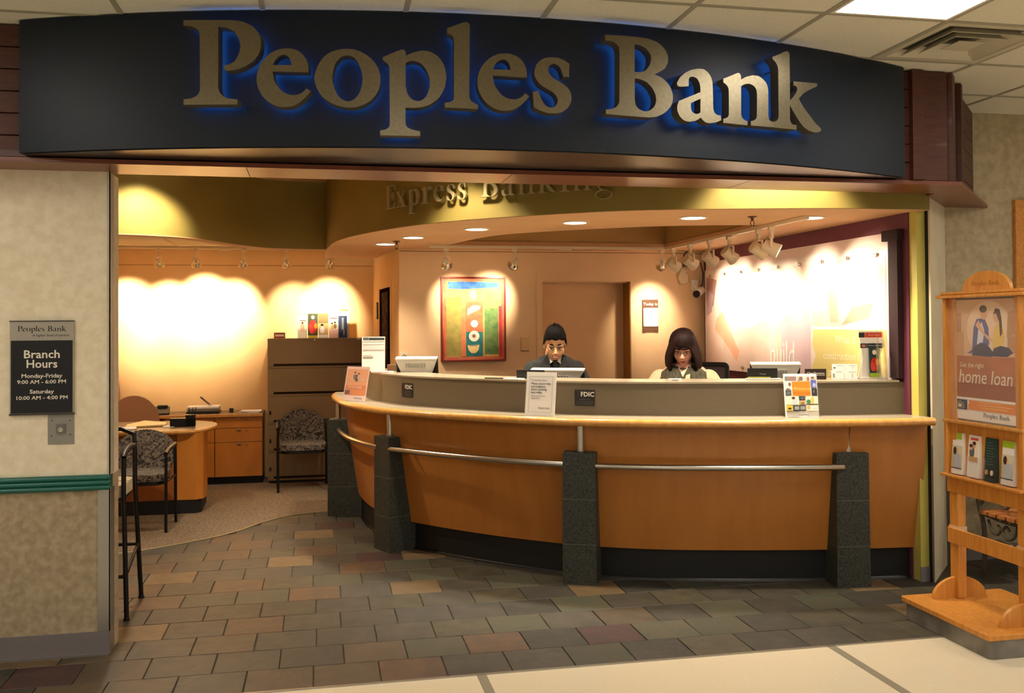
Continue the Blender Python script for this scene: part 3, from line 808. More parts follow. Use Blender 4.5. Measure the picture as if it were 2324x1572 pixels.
for ch, a in LET:
    c = arc(FR+0.10, a)
    t = Vector((math.cos(a), math.sin(a), 0))
    M = frame((c[0], c[1], 2.63), t, (0, 0, 1))        # z axis of the frame points to the concourse
    w = glyph_width(ch)
    mb = MB()
    glyph_mb(mb, ch, 0.001, -w*0.0005, 0, -0.060, -0.0015, None, 1)
    glyph_mb(mb, ch, 0.001, -w*0.0005, 0, -0.0015, 0.0, None, 0)
    L = mb.build('letter', [LETTER, LETTER_SIDE], sign, smooth=0, M=M)
    hb = MB(); glyph_mb(hb, ch, 0.001, -w*0.0005, 0, -0.063, -0.0605, None, 0, 9)
    hb.build('halo_light', HALO, L, smooth=0)
    sp = MB()                                                        # stand-off studs
    xs = [p[0] for p in GLYPH[ch][0]]; 
    stud = {'P': (110, 60, 300), 'e': (40, 110, 160), 'o': (40, 110, 160), 'p': (75, -60, 120), 'l': (75, 60, 300), 's': (60, 30, 235), 'B': (110, 60, 300), 'a': (135, 40, 200), 'n': (60, 40, 190), 'k': (50, 60, 300)}[ch]
    for yy in stud[1:]: sp.box(-w*.0005+stud[0]*.001-.004, -w*.0005+stud[0]*.001+.004, yy*.001-.004, yy*.001+.004, -0.10, -0.06)
    sp.build('stud', LETTER_SIDE, L, smooth=0)

# "Express Banking" letters on the curved bulkhead
eb = thing('lettering', 'raised serif letters reading Express Banking on the olive bulkhead', 'lettering')
EBM = mat('olive_bronze', (176, 162, 116), 0.5, 0.2, rgb2=(166, 152, 108), scale=40)
s_pos = arclen(SOFT, (0.519, 6.975)); SCL = 0.47; CND = 0.90
word = 'Express Banking'
for ch in word:
    if ch == ' ':
        s_pos += 0.085; continue
    w = glyph_width(ch)*0.001*SCL*CND
    p = sub_path(SOFT, 0, s_pos+w/2)[-1]; q = sub_path(SOFT, 0, s_pos+w/2+.02)[-1]; t = (q-p).normalized()
    nrm = Vector((t.y, -t.x))
    M = frame((p.x+nrm.x*.035, p.y+nrm.y*.035, 2.492), (t.x, t.y, 0), (0, 0, 1))
    mb = MB(); glyph_mb(mb, ch, 0.001*SCL, -w/2, 0, -0.020, 0.0, None, 0, 12, 3, CND)
    mb.build('letter', EBM, eb, smooth=0, M=M)
    s_pos += w+0.016

# ================================================================== teller counter
CP = COUNTER_IN
tc = thing('teller_counter', 'curved maple teller counter with grey parapet, ledge and stone pillars', 'counter')
PILLARS = [((0.10, 8.48), (-0.973, 0.229)), ((0.45, 7.00), (-0.89, -0.455)), ((1.61, 5.795), (-0.415, -0.91)), ((3.25, 5.355), (-0.12, -0.993))]
ps = []
for (fx, fy), n in PILLARS:
    ps.append(arclen(CP, (fx-n[0]*.24, fy-n[1]*.24)))
LEN = arclen(CP, CP[-1])
cuts = [0.0]+ps+[LEN]
for a, b in zip(cuts, cuts[1:]):
    if b-a < 0.05: continue
    seg = sub_path(CP, a+.002, b-.002)
    rows = [(0.21, 0.0), (0.21, -0.03), (1.005, 0.09), (1.005, 0.12)]
    P4 = [offset2(seg, o_) for _, o_ in rows]; k_ = len(seg); pm_ = MB()
    pm_.add([(P4[r_][i].x, P4[r_][i].y, rows[r_][0]) for r_ in (0, 1, 2, 3) for i in range(k_)],
            [(a_*k_+i, b_*k_+i, b_*k_+i+1, a_*k_+i+1) for a_, b_ in ((0, 1), (1, 2), (2, 3), (3, 0)) for i in range(k_-1)]+[(0, 3*k_, 2*k_, k_), (k_-1, 2*k_-1, 3*k_-1, 4*k_-1)])
    pm_.build('front_panel', MAPLE, tc)
MB().prism(band(CP, -0.10, -0.035), 0.0, 0.214).build('toe_kick', BLACKBASE, tc)
MB().sweep([(p[0], p[1], 0.012) for p in offset2(CP, -0.03)], [(-.008, -.012), (.012, -.012), (.009, .0), (.0, .012), (-.008, .014)]).build('kick_moulding', BLACKM, tc)
lp = sub_path(CP, 0.03, LEN)
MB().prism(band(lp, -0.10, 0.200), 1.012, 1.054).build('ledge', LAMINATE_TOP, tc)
hr = [(math.cos(math.radians(t))*0.026, math.sin(math.radians(t))*0.0245) for t in range(-90, 91, 18)]
edge_path = [(p[0], p[1], 1.031) for p in offset2(lp, 0.198)]
e0 = Vector(edge_path[0]); tdir = (Vector(edge_path[1])-e0).normalized(); nd = Vector((-tdir.y, tdir.x, 0))
endp = [tuple(e0+nd*0.27), tuple(e0+nd*0.12+(-tdir)*0.012), tuple(e0+nd*.04+(-tdir)*.006)]
MB().sweep(endp+edge_path, [(-0.006, -.0245)]+[(h[0], h[1]) for h in hr]+[(-0.006, .0245)]).build('ledge_edge', MAPLE_EDGE, tc)
pp = sub_path(CP, 0.30, LEN-0.03); pcap = sub_path(CP, 0.30, LEN-0.085)
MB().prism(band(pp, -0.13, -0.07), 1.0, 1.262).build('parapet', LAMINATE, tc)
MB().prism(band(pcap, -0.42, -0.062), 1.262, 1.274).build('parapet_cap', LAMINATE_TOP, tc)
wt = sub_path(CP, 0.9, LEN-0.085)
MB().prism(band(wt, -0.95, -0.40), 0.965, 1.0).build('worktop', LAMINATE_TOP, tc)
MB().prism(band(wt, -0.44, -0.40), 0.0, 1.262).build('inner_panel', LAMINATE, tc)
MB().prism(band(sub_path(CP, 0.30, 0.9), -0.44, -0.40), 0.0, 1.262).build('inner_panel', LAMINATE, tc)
# pillars: battered stone blocks with a steel post
for k, ((fx, fy), n) in enumerate(PILLARS):
    nx, ny = n; tx, ty = -ny, nx
    root = empty('pillar', (fx-nx*.24, fy-ny*.24, 0)); root.parent = tc
    hw = 0.108
    def dep(z): return 0.24
    zs = [0.0, 0.262, 0.545, 0.84]
    def wd(z): return hw-0.004*z/0.84
    for z0, z1 in zip(zs, zs[1:]):
        g_ = 0.0015
        vs = []
        for z in (z0+(g_ if z0 else 0), z1-g_):
            for s, d in ((-wd(z), -.06), (wd(z), -.06), (wd(z), dep(z)), (-wd(z), dep(z))):
                vs.append((tx*s+nx*d, ty*s+ny*d, z))
        MB().add(vs, [(0,3,2,1),(4,5,6,7),(0,1,5,4),(1,2,6,5),(2,3,7,6),(3,0,4,7)]).build('stone_block', GRANITE, root, smooth=0, bevel=0.002)
    for z in zs[1:-1]:
        vs = []
        for zz in (z-.0022, z+.0022):
            for s, d in ((-wd(z)+.001, -.055), (wd(z)-.001, -.055), (wd(z)-.001, dep(z)-.0012), (-wd(z)+.001, dep(z)-.0012)):
                vs.append((tx*s+nx*d, ty*s+ny*d, zz))
        MB().add(vs, [(0,3,2,1),(4,5,6,7),(0,1,5,4),(1,2,6,5),(2,3,7,6),(3,0,4,7)]).build('joint', GROUT, root, smooth=0)
    pc = (nx*0.168, ny*0.168)
    MB().tube([(pc[0], pc[1], .838), (pc[0], pc[1], 1.008)], 0.0235, 20).build('post', STEEL, root)
    MB().lathe([(.034, .84), (.034, .846), (.026, .848)], 20, Matrix.Translation((pc[0], pc[1], 0))).build('post_collar', STEEL, root)
# steel foot rails between the pillars
for a, b in zip(ps, ps[1:]):
    seg = sub_path(CP, a+0.06, b-0.06)
    off = offset2(seg, 0.165)
    rl = MB().tube([(p.x, p.y, 0.757) for p in off], 0.0205, 14).build('hand_rail', STEEL, tc)
    br = MB()
    for fr_ in ((0.15, 0.85) if b-a > 1.5 else (0.45,)):
        i = int(fr_*(len(seg)-1)); q0 = seg[i]; q1 = off[i]
        br.tube([(q0.x, q0.y, 0.757), (q1.x, q1.y, 0.757)], 0.008, 8)
    br.build('bracket', STEEL, rl)
# insurance plates on the parapet
FD = mat('plate_black', (32, 28, 26), 0.4)
FDT = mat('plate_letter', (214, 206, 192), 0.5)
def fdic(px, label):
    s = arclen(CP, px); p = sub_path(offset2(CP, -0.0695), 0, s)[-1]
    a = sub_path(CP, 0, s)[-1]; b = sub_path(CP, 0, s+.05)[-1]; t = (b-a).normalized(); n = Vector((t.y, -t.x))
    p = a-n*0.0695
    M = frame((p.x+n.x*.001, p.y+n.y*.001, 1.165), (t.x, t.y, 0), (0, 0, 1))
    root = thing('insurance_plate', label, 'plate', M=M)
    MB().prism(rrect(-.068, -.0525, .068, .0525, .004), 0, .004).build('plate', FD, root, smooth=0)
    text('letters', 'FDIC', .042, FDT, root, T(.020, .010, .0041), .025, width=.090)
    ring_ = MB().prism(ell(-.052, .024, .014, .015, 20, -1.2, 1.2)+ell(-.052, .024, .011, .013, 20, 1.2, -1.2), .004, .0046); ring_.build('emblem', mat('plate_grey', (84, 78, 74), .5), root, smooth=0)
    decal('print', [((-.062, .043, .062, .0446), MATS['plate_grey']), ((-.036, -.012, .036, -.009), MATS['plate_grey']), (rrect(-.06, -.046, .06, -.018, .01), mat('plate_dark2', (44, 40, 36), .5))], root, T(0, 0, .004))
fdic((0.60, 7.10), 'small black plate with white letters FDIC at the curved end of the parapet')
fdic((1.69, 5.985), 'small black plate with white letters FDIC beside the printed notice')

# ================================================================== lamps
LAMPG = emitter('lamp_glow', (1.0, 0.86, 0.62), 14.0)
DISC = emitter('downlight_glow', (1.0, 0.90, 0.74), 9.0)
def downlight(x, y, z, label, energy, size=110, blend=0.9, group=None):
    root = thing('downlight', label, 'ceiling light', (x, y, z), 0, group)
    MB().lathe([(.098, .0), (.098, -.006), (.080, -.008), (.078, .0)], 28, cap=False).build('trim_ring', WHITEM, root)
    MB().lathe([(.0005, -.003), (.079, -.003), (.079, -.001), (.0005, -.001)], 28).build('lens', DISC, root)
    spot('lamp', (x, y, z-.03), (x, y, 0), energy, size, blend, WARM2, 0.05, root)
for x, y in ((3.241, 5.813), (2.449, 5.926), (1.745, 6.324), (1.144, 6.858), (0.749, 7.575), (0.573, 8.215)):
    downlight(x, y, TELZ-.003, 'round recessed downlight in the curved ceiling over the counter', DOWN_TELLER, group='downlights over the teller counter')
for x, y in ((-1.66, 8.60), (-2.1, 9.5), (-0.55, 9.35)):  # only the first shows; the rest are unseen, added to brighten the office
    downlight(x, y, OFFZ-.001, 'round recessed downlight in the office ceiling', 34, 120, group='downlights in the office ceiling')
for x, y, lb in ((-1.22, 7.36, 'recessed lobby downlight close to the wavy bulkhead'), (2.75, 5.24, 'recessed lobby downlight behind the header'), (0.75, 6.0, 'recessed lobby downlight in front of the curved lettering')):
    downlight(x, y, 2.98, lb, DOWN_LOBBY*(1.5 if x < 0 else 2.5 if x > 2 else 1), 116 if x < 0 else 96, 0.4)
HEADW = mat('lamp_white', (236, 220, 192), 0.3)
GLASSL = mat('lamp_glass', (240, 230, 210), 0.08, trans=0.6, alpha=0.45)
def track_head(x, y, z, target, energy, label, group, kind, size=66, blend=0.95, col=WARM):
    """lamp on a track: stem, yoke, can and glowing lamp; axis points at target"""
    root = thing('track_lamp', label, 'spotlight', (x, y, z), 0, group)
    drop = 0.13 if kind == 'bell' else 0.15
    hp = Vector((0, 0, -drop))
    d = (Vector(target)-Vector((x, y, z-drop))).normalized()
    MB().box(-.022, .022, -.014, .014, -.03, 0).build('adapter', HEADW, root, smooth=0, bevel=.002)
    q = d.to_track_quat('-Z', 'Y').to_matrix().to_4x4()
    Mh = Matrix.Translation(hp) @ q
    if kind == 'bell':
        MB().tube([(0, 0, -.03), (0, 0, -.075)], .006, 8).build('stem', HEADW, root)
        MB().tube([(-.034, 0, -.085-.045), (-.036, 0, -.09), (-.022, 0, -.072), (0, 0, -.068), (.022, 0, -.072), (.036, 0, -.09), (.034, 0, -.13)], .004, 8).build('yoke', HEADW, root)
        MB().lathe([(.016, .055), (.018, .05), (.019, .01), (.024, -.01)], 18).build('socket', HEADW, root, M=Mh)
        MB().lathe([(.024, -.008), (.034, -.022), (.044, -.036), (.052, -.040), (.052, -.046), (.042, -.044)], 22, cap=False).build('ring', mat('lamp_chrome', (236, 224, 200), .15, .8), root, M=Mh)
        MB().lathe([(.001, -.034), (.036, -.038), (.041, -.043), (.001, -.046)], 20).build('bulb', LAMPG, root, M=Mh)
    else:
        MB().box(-.012, .012, -.016, .016, -.085, -.03).build('stem', HEADW, root, smooth=0, bevel=.003)
        side = d.cross(Vector((0, 0, 1))).normalized()
        yk = MB()
        for s in (-1, 1):
            yk.tube([tuple(Vector((0, 0, -.075))), tuple(side*s*.05+Vector((0, 0, -.085))), tuple(side*s*.054+hp)], .009, 8)
        yk.build('yoke', HEADW, root)
        MB().lathe([(.012, .062), (.040, .060), (.045, .052), (.045, -.01), (.052, -.045), (.052, -.058), (.046, -.056)], 22, cap=False).build('can', HEADW, root, M=Mh)
        MB().lathe([(.001, .061), (.041, .0605)], 22, cap=False).build('can_back', HEADW, root, M=Mh)
        MB().lathe([(.001, -.048), (.046, -.050), (.046, -.053), (.001, -.054)], 20).build('bulb', LAMPG, root, M=Mh)
    lp_ = Vector((x, y, z))+hp+d*0.062
    spot('lamp', tuple(lp_), target, energy, size, blend, col, 0.03, root)
    return root
def track(name, p0, p1, label):
    root = thing(name, label, 'track')
    a, b = Vector(p0), Vector(p1)
    MB().sweep([p0, p1], [(-.018, 0), (.018, 0), (.018, .022), (-.018, .022)]).build('rail', HEADW, root, smooth=0)
    m_ = a.lerp(b, .56)
    MB().box(-.06, .06, -.022, .022, -.012, .0).build('power_feed', HEADW, root, smooth=0, M=Matrix.Translation(m_) @ Matrix.Rotation(math.atan2(b.y-a.y, b.x-a.x), 4, 'Z'))
track('light_track', (-2.5, 10.1, OFFZ-.024), (0.30, 10.1, OFFZ-.024), 'white lamp track along the office back wall')
for k, (x, tx, tz) in enumerate(((-2.027, -1.97, 1.80), (-1.579, -1.56, 1.76), (-1.217, -1.19, 1.88), (-0.748, -0.93, 1.78), (-0.32, -0.24, 1.74), (0.125, 0.12, 1.82))):
    track_head(x, 10.1, OFFZ-.024, (tx, 10.7, tz), SPOT_OFFICE*(.45 if k == 4 else .75 if k == 5 else 1), 'small white track lamp aimed at the office back wall', 'lamps on the office track', 'bell')
track('light_track', (0.96, 8.30, TELZ-.027), (3.16, 8.30, TELZ-.027), 'white lamp track along the wall behind the tellers')
track_head(1.111, 8.30, TELZ-.027, (1.26, 8.75, 1.86), SPOT_TELLER, 'small white track lamp aimed at the left of the painting', 'lamps on the teller wall track', 'bell')
track_head(1.727, 8.30, TELZ-.027, (1.58, 8.75, 1.90), SPOT_TELLER*1.25, 'small white track lamp aimed at the right of the painting', 'lamps on the teller wall track', 'bell')
track_head(3.12, 8.30, TELZ-.027, (3.16, 8.75, 1.76), SPOT_TELLER, 'small white track lamp above the date board', 'lamps on the teller wall track', 'bell')
track('light_track', (3.16, 8.36, TELZ-.027), (3.16, 5.72, TELZ-.027), 'white lamp track running beside the big poster panel')
for yv, ty, tz in ((8.12, 8.15, 1.90), (7.72, 7.85, 1.92), (7.30, 7.40, 1.86), (6.92, 7.0, 1.80), (6.42, 6.45, 1.92), (6.22, 5.95, 1.90)):
    track_head(3.16, yv, TELZ-.027, (3.64, ty, tz), SPOT_POSTER, 'chunky white track lamp aimed at the poster panel', 'lamps along the poster track', 'can', 84)
# sprinkler heads
for x, y, lb in ((2.822, 5.821, 'small sprinkler head between two downlights'), (0.646, 7.95, 'small sprinkler head near the left end of the curved ceiling')):
    s_ = thing('sprinkler', lb, 'sprinkler', (x, y, TELZ-.003))
    MB().lathe([(.0, 0), (.032, 0), (.032, -.004), (.012, -.010), (.008, -.020), (.008, -.030)], 16, cap=False).build('escutcheon', mat('sprinkler_brass', (96, 60, 34), .4, .5), s_)
    MB().tube([(-.009, 0, -.028), (-.014, 0, -.045), (-.006, 0, -.062), (.006, 0, -.062), (.014, 0, -.045), (.009, 0, -.028)], .0028, 6).build('frame_arm', MATS['sprinkler_brass'], s_)
    MB().lathe([(.0, -.064), (.016, -.064), (.016, -.067), (.0, -.067)], 14).build('deflector', MATS['sprinkler_brass'], s_)

# ================================================================== office corner
OAK = mat('office_maple', (206, 132, 52), 0.38, rgb2=(196, 122, 46), scale=2.5, stretch=(4, 4, .8))
DESKTOP = mat('desk_laminate', (120, 98, 74), 0.35, rgb2=(110, 88, 66), scale=60)
def drawer_cabinet(x0, x1, label):
    root = thing('drawer_cabinet', label, 'cabinet', ((x0+x1)/2, 10.26, 0.014), 0)
    w = (x1-x0)/2
    MB().box(-w, w, 0.02, .40, .075, .698).build('body', OAK, root, smooth=0)
    MB().box(-w, w, 0.05, .40, 0, .075).build('toe_kick', BLACKBASE, root, smooth=0)
    for z0, z1 in ((.08, .432), (.437, .578), (.583, .694)):
        d = MB().box(-w+.002, w-.002, 0.0, 0.02, z0, z1).build('drawer', OAK, root, smooth=0, bevel=.001)
        MB().box(-.022, .022, -.012, 0.0, z1-.016, z1-.006).build('pull', STEEL, d, smooth=0, bevel=.002)
        MB().lathe([(.0, .0), (.007, .0), (.007, .003), (.0, .003)], 12, Matrix.Translation((.08, 0, z1-.03)) @ Matrix.Rotation(PI/2, 4, 'X')).build('lock', mat('lock_brown', (120, 80, 40), .4, .4), d)
drawer_cabinet(-1.052, -0.575, 'maple drawer cabinet beside the tall filing cabinet')
drawer_cabinet(-1.55, -1.056, 'maple drawer cabinet half hidden behind the desk end')
wk = thing('worktop', 'long maple edged worktop on the drawer cabinets', 'worktop', (0, 0, 0))
MB().box(-2.55, -0.57, 10.25, 10.69, .7125, .745).build('slab', DESKTOP, wk, smooth=0)
MB().box(-2.55, -0.57, 10.232, 10.25, .7122, .7445).build('edge_band', MAPLE_EDGE, wk, smooth=0, bevel=.004)
MB().box(-2.53, -1.56, 10.60, 10.64, .014, .7125).build('support_panel', OAK, wk, smooth=0)
# filing cabinet
fc = thing('filing_cabinet', 'tall beige steel filing cabinet with wide drawers', 'filing cabinet', (0.0135, 10.2, 0.014))
MB().box(-.5315, .5315, 0.018, .46, .03, 1.508).build('body', BEIGECAB, fc, smooth=0, bevel=.003)
MB().box(-.52, .52, 0.03, .45, 0, .03).build('plinth', BLACKBASE, fc, smooth=0)
for k in range(5):
    z1 = 1.488-k*.2925; z0 = z1-.2885
    f = MB(); f.box(-.522, .522, 0, .018, z0+.045, z1); f.box(-.522, .522, .004, .018, z0, z0+.018); f.box(-.522, -.47, 0, .018, z0+.018, z0+.045); f.box(.47, .522, 0, .018, z0+.018, z0+.045)
    d = f.build('drawer', BEIGECAB, fc, smooth=0)
    MB().box(-.47, .47, .012, .018, z0+.018, z0+.045).build('handle_recess', DARKSLOT, d, smooth=0)
    if k > 1: MB().box(-.515, -.495, -.003, 0, z0+.10, z0+.14).build('label_holder', BLACKP, d, smooth=0)
MB().lathe([(.0, 0), (.008, 0), (.008, .006), (0, .006)], 12, Matrix.Translation((-.05, -.004, 1.492)) @ Matrix.Rotation(-PI/2, 4, 'X')).build('lock', STEEL, fc)
MB().box(.39, .43, -.002, .018, 1.492, 1.506).build('tag_plate', WHITEP, fc, smooth=0)
# printed leaflets standing on the filing cabinet
RED = mat('print_red', (196, 40, 34), .7); GRNP = mat('print_green', (62, 68, 40), .7); YEL = mat('print_yellow', (206, 178, 50), .7); SKINP = mat('print_skin', (226, 176, 142), .7)
BLUEP = mat('print_blue', (54, 70, 104), .7); ORNG = mat('print_orange', (226, 132, 28), .7); BRN = mat('print_brown', (92, 48, 32), .7); TANP = mat('print_tan', (206, 164, 110), .7)
PNK = mat('print_pink', (238, 196, 180), .7); WHT = PAPER; LIME = mat('print_lime', (166, 196, 44), .7); DKGREEN = mat('print_darkgreen', (40, 60, 54), .7); OLV = mat('print_olive', (128, 110, 66), .7)
CRM = mat('print_cream', (238, 224, 196), .7); NAVYP = mat('print_navy', (32, 34, 66), .7)
def leaflet(x, y, z, w, h, paper, items, label, lean=8, rz=0.0, t=0.012, group='leaflets on the filing cabinet', name='leaflet', holder=True):
    root = thing(name, label, 'leaflet', (x, y, z), rz, group)
    M = Matrix.Rotation(math.radians(90-lean), 4, 'X')
    MB().box(-w/2, w/2, 0, h, -t, 0).build('sheets', paper, root, smooth=0, M=M)
    decal('print', items, root, M)
    if holder:
        hb = MB(); hb.box(-w/2-.003, w/2+.003, 0.0, h*.42, .0055, .0075); hb.box(-w/2-.003, w/2+.003, 0, .004, -t-.004, .0055); hb.box(-w/2-.003, w/2+.003, 0, h*1.04, -t-.006, -t-.004)
        hb.build('holder', CLEAR, root, smooth=0, M=M)
    return root
def person_print(cx, y0, s, hair, top):
    """tiny printed figure: head, hair, torso"""
    return [(ell(cx, y0+.30*s, .20*s, .30*s, 14), top), (ell(cx, y0+.68*s, .11*s, .14*s, 12), SKINP), (ell(cx-.02*s, y0+.76*s, .13*s, .10*s, 12), hair)]
FZ = 1.5225
leaflet(-0.165, 10.42, FZ, .10, .245, PNK, [((-.05, 0, .05, .245), CRM), ((-.03, .185, .035, .193), BRN), (ell(.0, .115, .022, .05), SKINP), (ell(.0, .075, .034, .012), PNK), (ell(.0, .165, .010, .012), BRN)], 'pale pink leaflet with a small figure at the end of the row')
leaflet(-0.055, 10.43, FZ, .105, .265, GRNP, [((-.0525, 0, .0525, .028), YEL), (ell(0, .12, .045, .075), RED), (ell(-.018, .10, .02, .05), mat('print_scarlet', (226, 66, 44), .7)), (ell(.03, .13, .018, .03), ORNG), (ell(0, .225, .018, .02), CRM)], 'dark green leaflet with red peppers beside an olive leaflet')
leaflet(0.055, 10.43, FZ, .105, .265, OLV, [((-.0525, 0, .0525, .035), PAPER), ((-.0525, .035, .0525, .16), TANP)]+person_print(-.01, .05, .12, INK, PAPER), 'olive leaflet showing a person in white')
leaflet(0.165, 10.42, FZ, .10, .245, PNK, [((-.04, .21, .04, .218), RED), ((-.04, .085, .04, .205), CRM)]+person_print(-.015, .09, .09, BRN, TANP)+person_print(.016, .10, .09, INK, OLV), 'pale leaflet with a couple under a red line')
leaflet(0.262, 10.42, FZ, .09, .24, BLUEP, [((-.01, .09, .012, .22), mat('print_palegrey', (150, 158, 168), .7)), ((-.03, .02, -.005, .06), NAVYP), ((.006, .03, .018, .085), MATS['print_palegrey'])], 'blue leaflet with upright white lettering')
bd = thing('backing_card', 'tall white card standing behind the blue leaflet', 'card', (0.235, 10.50, FZ))
MB().box(-.12, .10, 0, .004, 0, .335).build('card', PAPER, bd, smooth=0, M=Matrix.Rotation(math.radians(-6), 4, 'X'))
decal('print', [((0, .29, .085, .315), OLV)], bd, Matrix.Rotation(math.radians(90-6), 4, 'X'))
sg = thing('desk_sign', 'small red brown sign on the filing cabinet', 'sign', (-0.40, 10.33, FZ))
MB().box(-.058, .058, -.006, 0, 0, .062).build('plate', mat('sign_redbrown', (150, 62, 40), .5), sg, smooth=0, M=Matrix.Rotation(math.radians(-14), 4, 'X'))
decal('print', [((-.046, .022, .046, .044), CRM)], sg, Matrix.Translation((0, -.0062, 0)) @ Matrix.Rotation(math.radians(90-14), 4, 'X'))
# desk
dk = thing('desk', 'maple desk with a rounded end and dark toe kick', 'desk', (0, 0, 0))
dtop = [(-2.5, 8.74), (-1.25, 8.71)] + [tuple(p) for p in catmull([(-1.25, 8.71), (-1.09, 8.735), (-0.985, 8.87), (-0.93, 9.16), (-0.99, 9.46), (-1.16, 9.64), (-1.36, 9.68)], 6)][1:] + [(-2.5, 9.68)]
MB().prism(dtop, .715, .742).build('top', DESKTOP, dk)
MB().sweep([(p[0], p[1], .7285) for p in dtop[:-1]], [(-.004, -.0145), (.008, -.0145), (.014, 0), (.008, .0145), (-.004, .0145)]).build('edge_band', MAPLE_EDGE, dk)
MB().box(-2.5, -1.215, 8.76, 8.785, .135, .715).build('modesty_panel', mat('desk_panel', (160, 96, 40), .4, rgb2=(150, 88, 36), scale=3, stretch=(4, 4, .6)), dk, smooth=0)
MB().prism([(-1.215, 8.75), (-1.055, 8.74), (-1.0, 8.79), (-0.985, 8.9), (-1.02, 9.3), (-1.215, 9.35)], .135, .715).build('pedestal', OAK, dk)
MB().prism([(-2.5, 8.765), (-1.06, 8.75), (-1.015, 8.80), (-1.03, 9.3), (-2.5, 9.3)], .014, .135).build('toe_kick', mat('kick_blueblack', (26, 26, 32), .5), dk, smooth=0)
# things on the desk and worktop
def papers(x, y, z, w, d, n, label, rz=0, group='papers in the office', mm=PAPER, name='paper_stack', cat='paper'):
    root = thing(name, label, cat, (x, y, z), rz, group)
    for k in range(n):
        r = random.Random(int(x*1000)+k)
        MB().box(-w/2, w/2, -d/2, d/2, k*.006, k*.006+.0055).build('sheet', mm, root, smooth=0, M=Matrix.Rotation(r.uniform(-.08, .08), 4, 'Z') @ Matrix.Translation((r.uniform(-.008, .008), 0, 0)))
papers(-1.72, 8.98, .7425, .24, .20, 2, 'loose white papers at the desk front edge', .2)
fo = thing('folder', 'open cream folder of papers lying on the desk', 'folder', (-1.55, 9.22, .7425), .12)
MB().add([(-.17, -.11, 0), (.17, -.12, 0), (.17, .12, .002), (-.17, .12, .012), (-.17, -.11, .012), (.17, -.12, .02), (.17, .12, .02), (-.02, .12, .042)], [(0,3,2,1), (4,5,6,7), (0,1,5,4), (1,2,6,5), (2,3,7,6), (3,0,4,7)]).build('pages', mat('folder_cream', (236, 208, 150), .7), fo, smooth=0)
MB().box(-.175, .178, -.125, .125, -.0005+.0005, .004).build('cover', mat('folder_brown', (120, 84, 50), .7), fo, smooth=0)
papers(-1.33, 9.12, .7425, .10, .14, 1, 'small white notepad beside the pen holder', .1)
ph = thing('pen_holder', 'black desk organiser holding pens', 'desk organiser', (-1.19, 9.12, .7425), .06)
MB().box(-.135, .085, -.045, .045, 0, .075).build('tray', BLACKP, ph, smooth=0, bevel=.004)
MB().prism([(.0, -.045), (.085, -.045), (.085, .045), (.0, .045)], .0, .105).build('cup', BLACKP, ph, smooth=0, bevel=.003)
for dx, dy, tl in ((.05, 0, .2), (.065, .01, .35), (.035, -.01, -.1)): MB().tube([(dx, dy, .09), (dx+tl*.07, dy, .17)], .0035, 8).build('pen', BLACKM, ph)
telephone = thing('telephone', 'dark desk telephone on the worktop behind the chair', 'telephone', (-1.62, 10.40, .7455), .1)
MB().add([(-.10, -.10, 0), (.10, -.10, 0), (.10, .10, 0), (-.10, .10, 0), (-.10, -.10, .02), (.10, -.10, .02), (.10, .10, .075), (-.10, .10, .075)], [(0,3,2,1), (4,5,6,7), (0,1,5,4), (1,2,6,5), (2,3,7,6), (3,0,4,7)]).build('base', CHARCOAL, telephone, smooth=0, bevel=.006)
MB().box(-.09, -.045, -.09, .09, .055, .085).build('handset', BLACKP, telephone, smooth=0, bevel=.01)
MB().box(-.02, .08, .03, .085, .06, .09).build('display', mat('lcd_dark', (40, 44, 40), .2), telephone, smooth=0, bevel=.003)
sc_ = thing('document_tray', 'flat grey scanner with papers and a pen on top', 'scanner', (-1.18, 10.44, .7455))
MB().box(-.165, .165, -.11, .11, 0, .022).build('base', BLACKP, sc_, smooth=0, bevel=.004)
MB().box(-.155, .155, -.105, .105, .022, .052).build('body', mat('scanner_grey', (120, 112, 98), .4), sc_, smooth=0, bevel=.005)
MB().box(-.16, .16, -.108, .108, .052, .074).build('paper', PAPER, sc_, smooth=0, bevel=.003)
pn = thing('pen_stand', 'pen slanting in a holder on top of the scanner', 'pen', (-1.12, 10.44, .820))
MB().lathe([(.022, 0), (.018, .012), (.008, .016)], 14).build('foot', SILVERP, pn)
MB().tube([(0, 0, .012), (-.03, 0, .035), (-.085, 0, .085), (-.10, 0, .095)], .006, 8, radii=[.008, .009, .010, .004]).build('pen', mat('pen_brown', (86, 62, 50), .4), pn)
cb = thing('desk_clock', 'little black clock cube on the worktop', 'clock', (-0.90, 10.42, .7455))
MB().box(-.02, .02, -.02, .02, 0, .045).build('case', BLACKP, cb, smooth=0, bevel=.004)
MB().box(-.014, .014, -.021, -.020, .008, .037).build('dial', CHARCOAL, cb, smooth=0)
papers(-0.70, 10.42, .7455, .21, .16, 3, 'stack of white papers at the end of the worktop', -.05)
for k, z in enumerate((.7455, .9765)):
    bx = thing('storage_box', ('lower' if k == 0 else 'upper')+' white storage drawer of the stack on the worktop', 'storage box', (-2.23, 10.46, z))
    MB().box(-.17, .17, -.17, .17, 0, .230).build('case', mat('box_white', (226, 212, 188), .5), bx, smooth=0, bevel=.004)
    MB().box(-.16, .16, -.178, -.17, .012, .218).build('front', MATS['box_white'], bx, smooth=0, bevel=.003)
    MB().box(.105, .13, -.181, -.178, .07, .11).build('latch', CHARCOAL, bx, smooth=0)
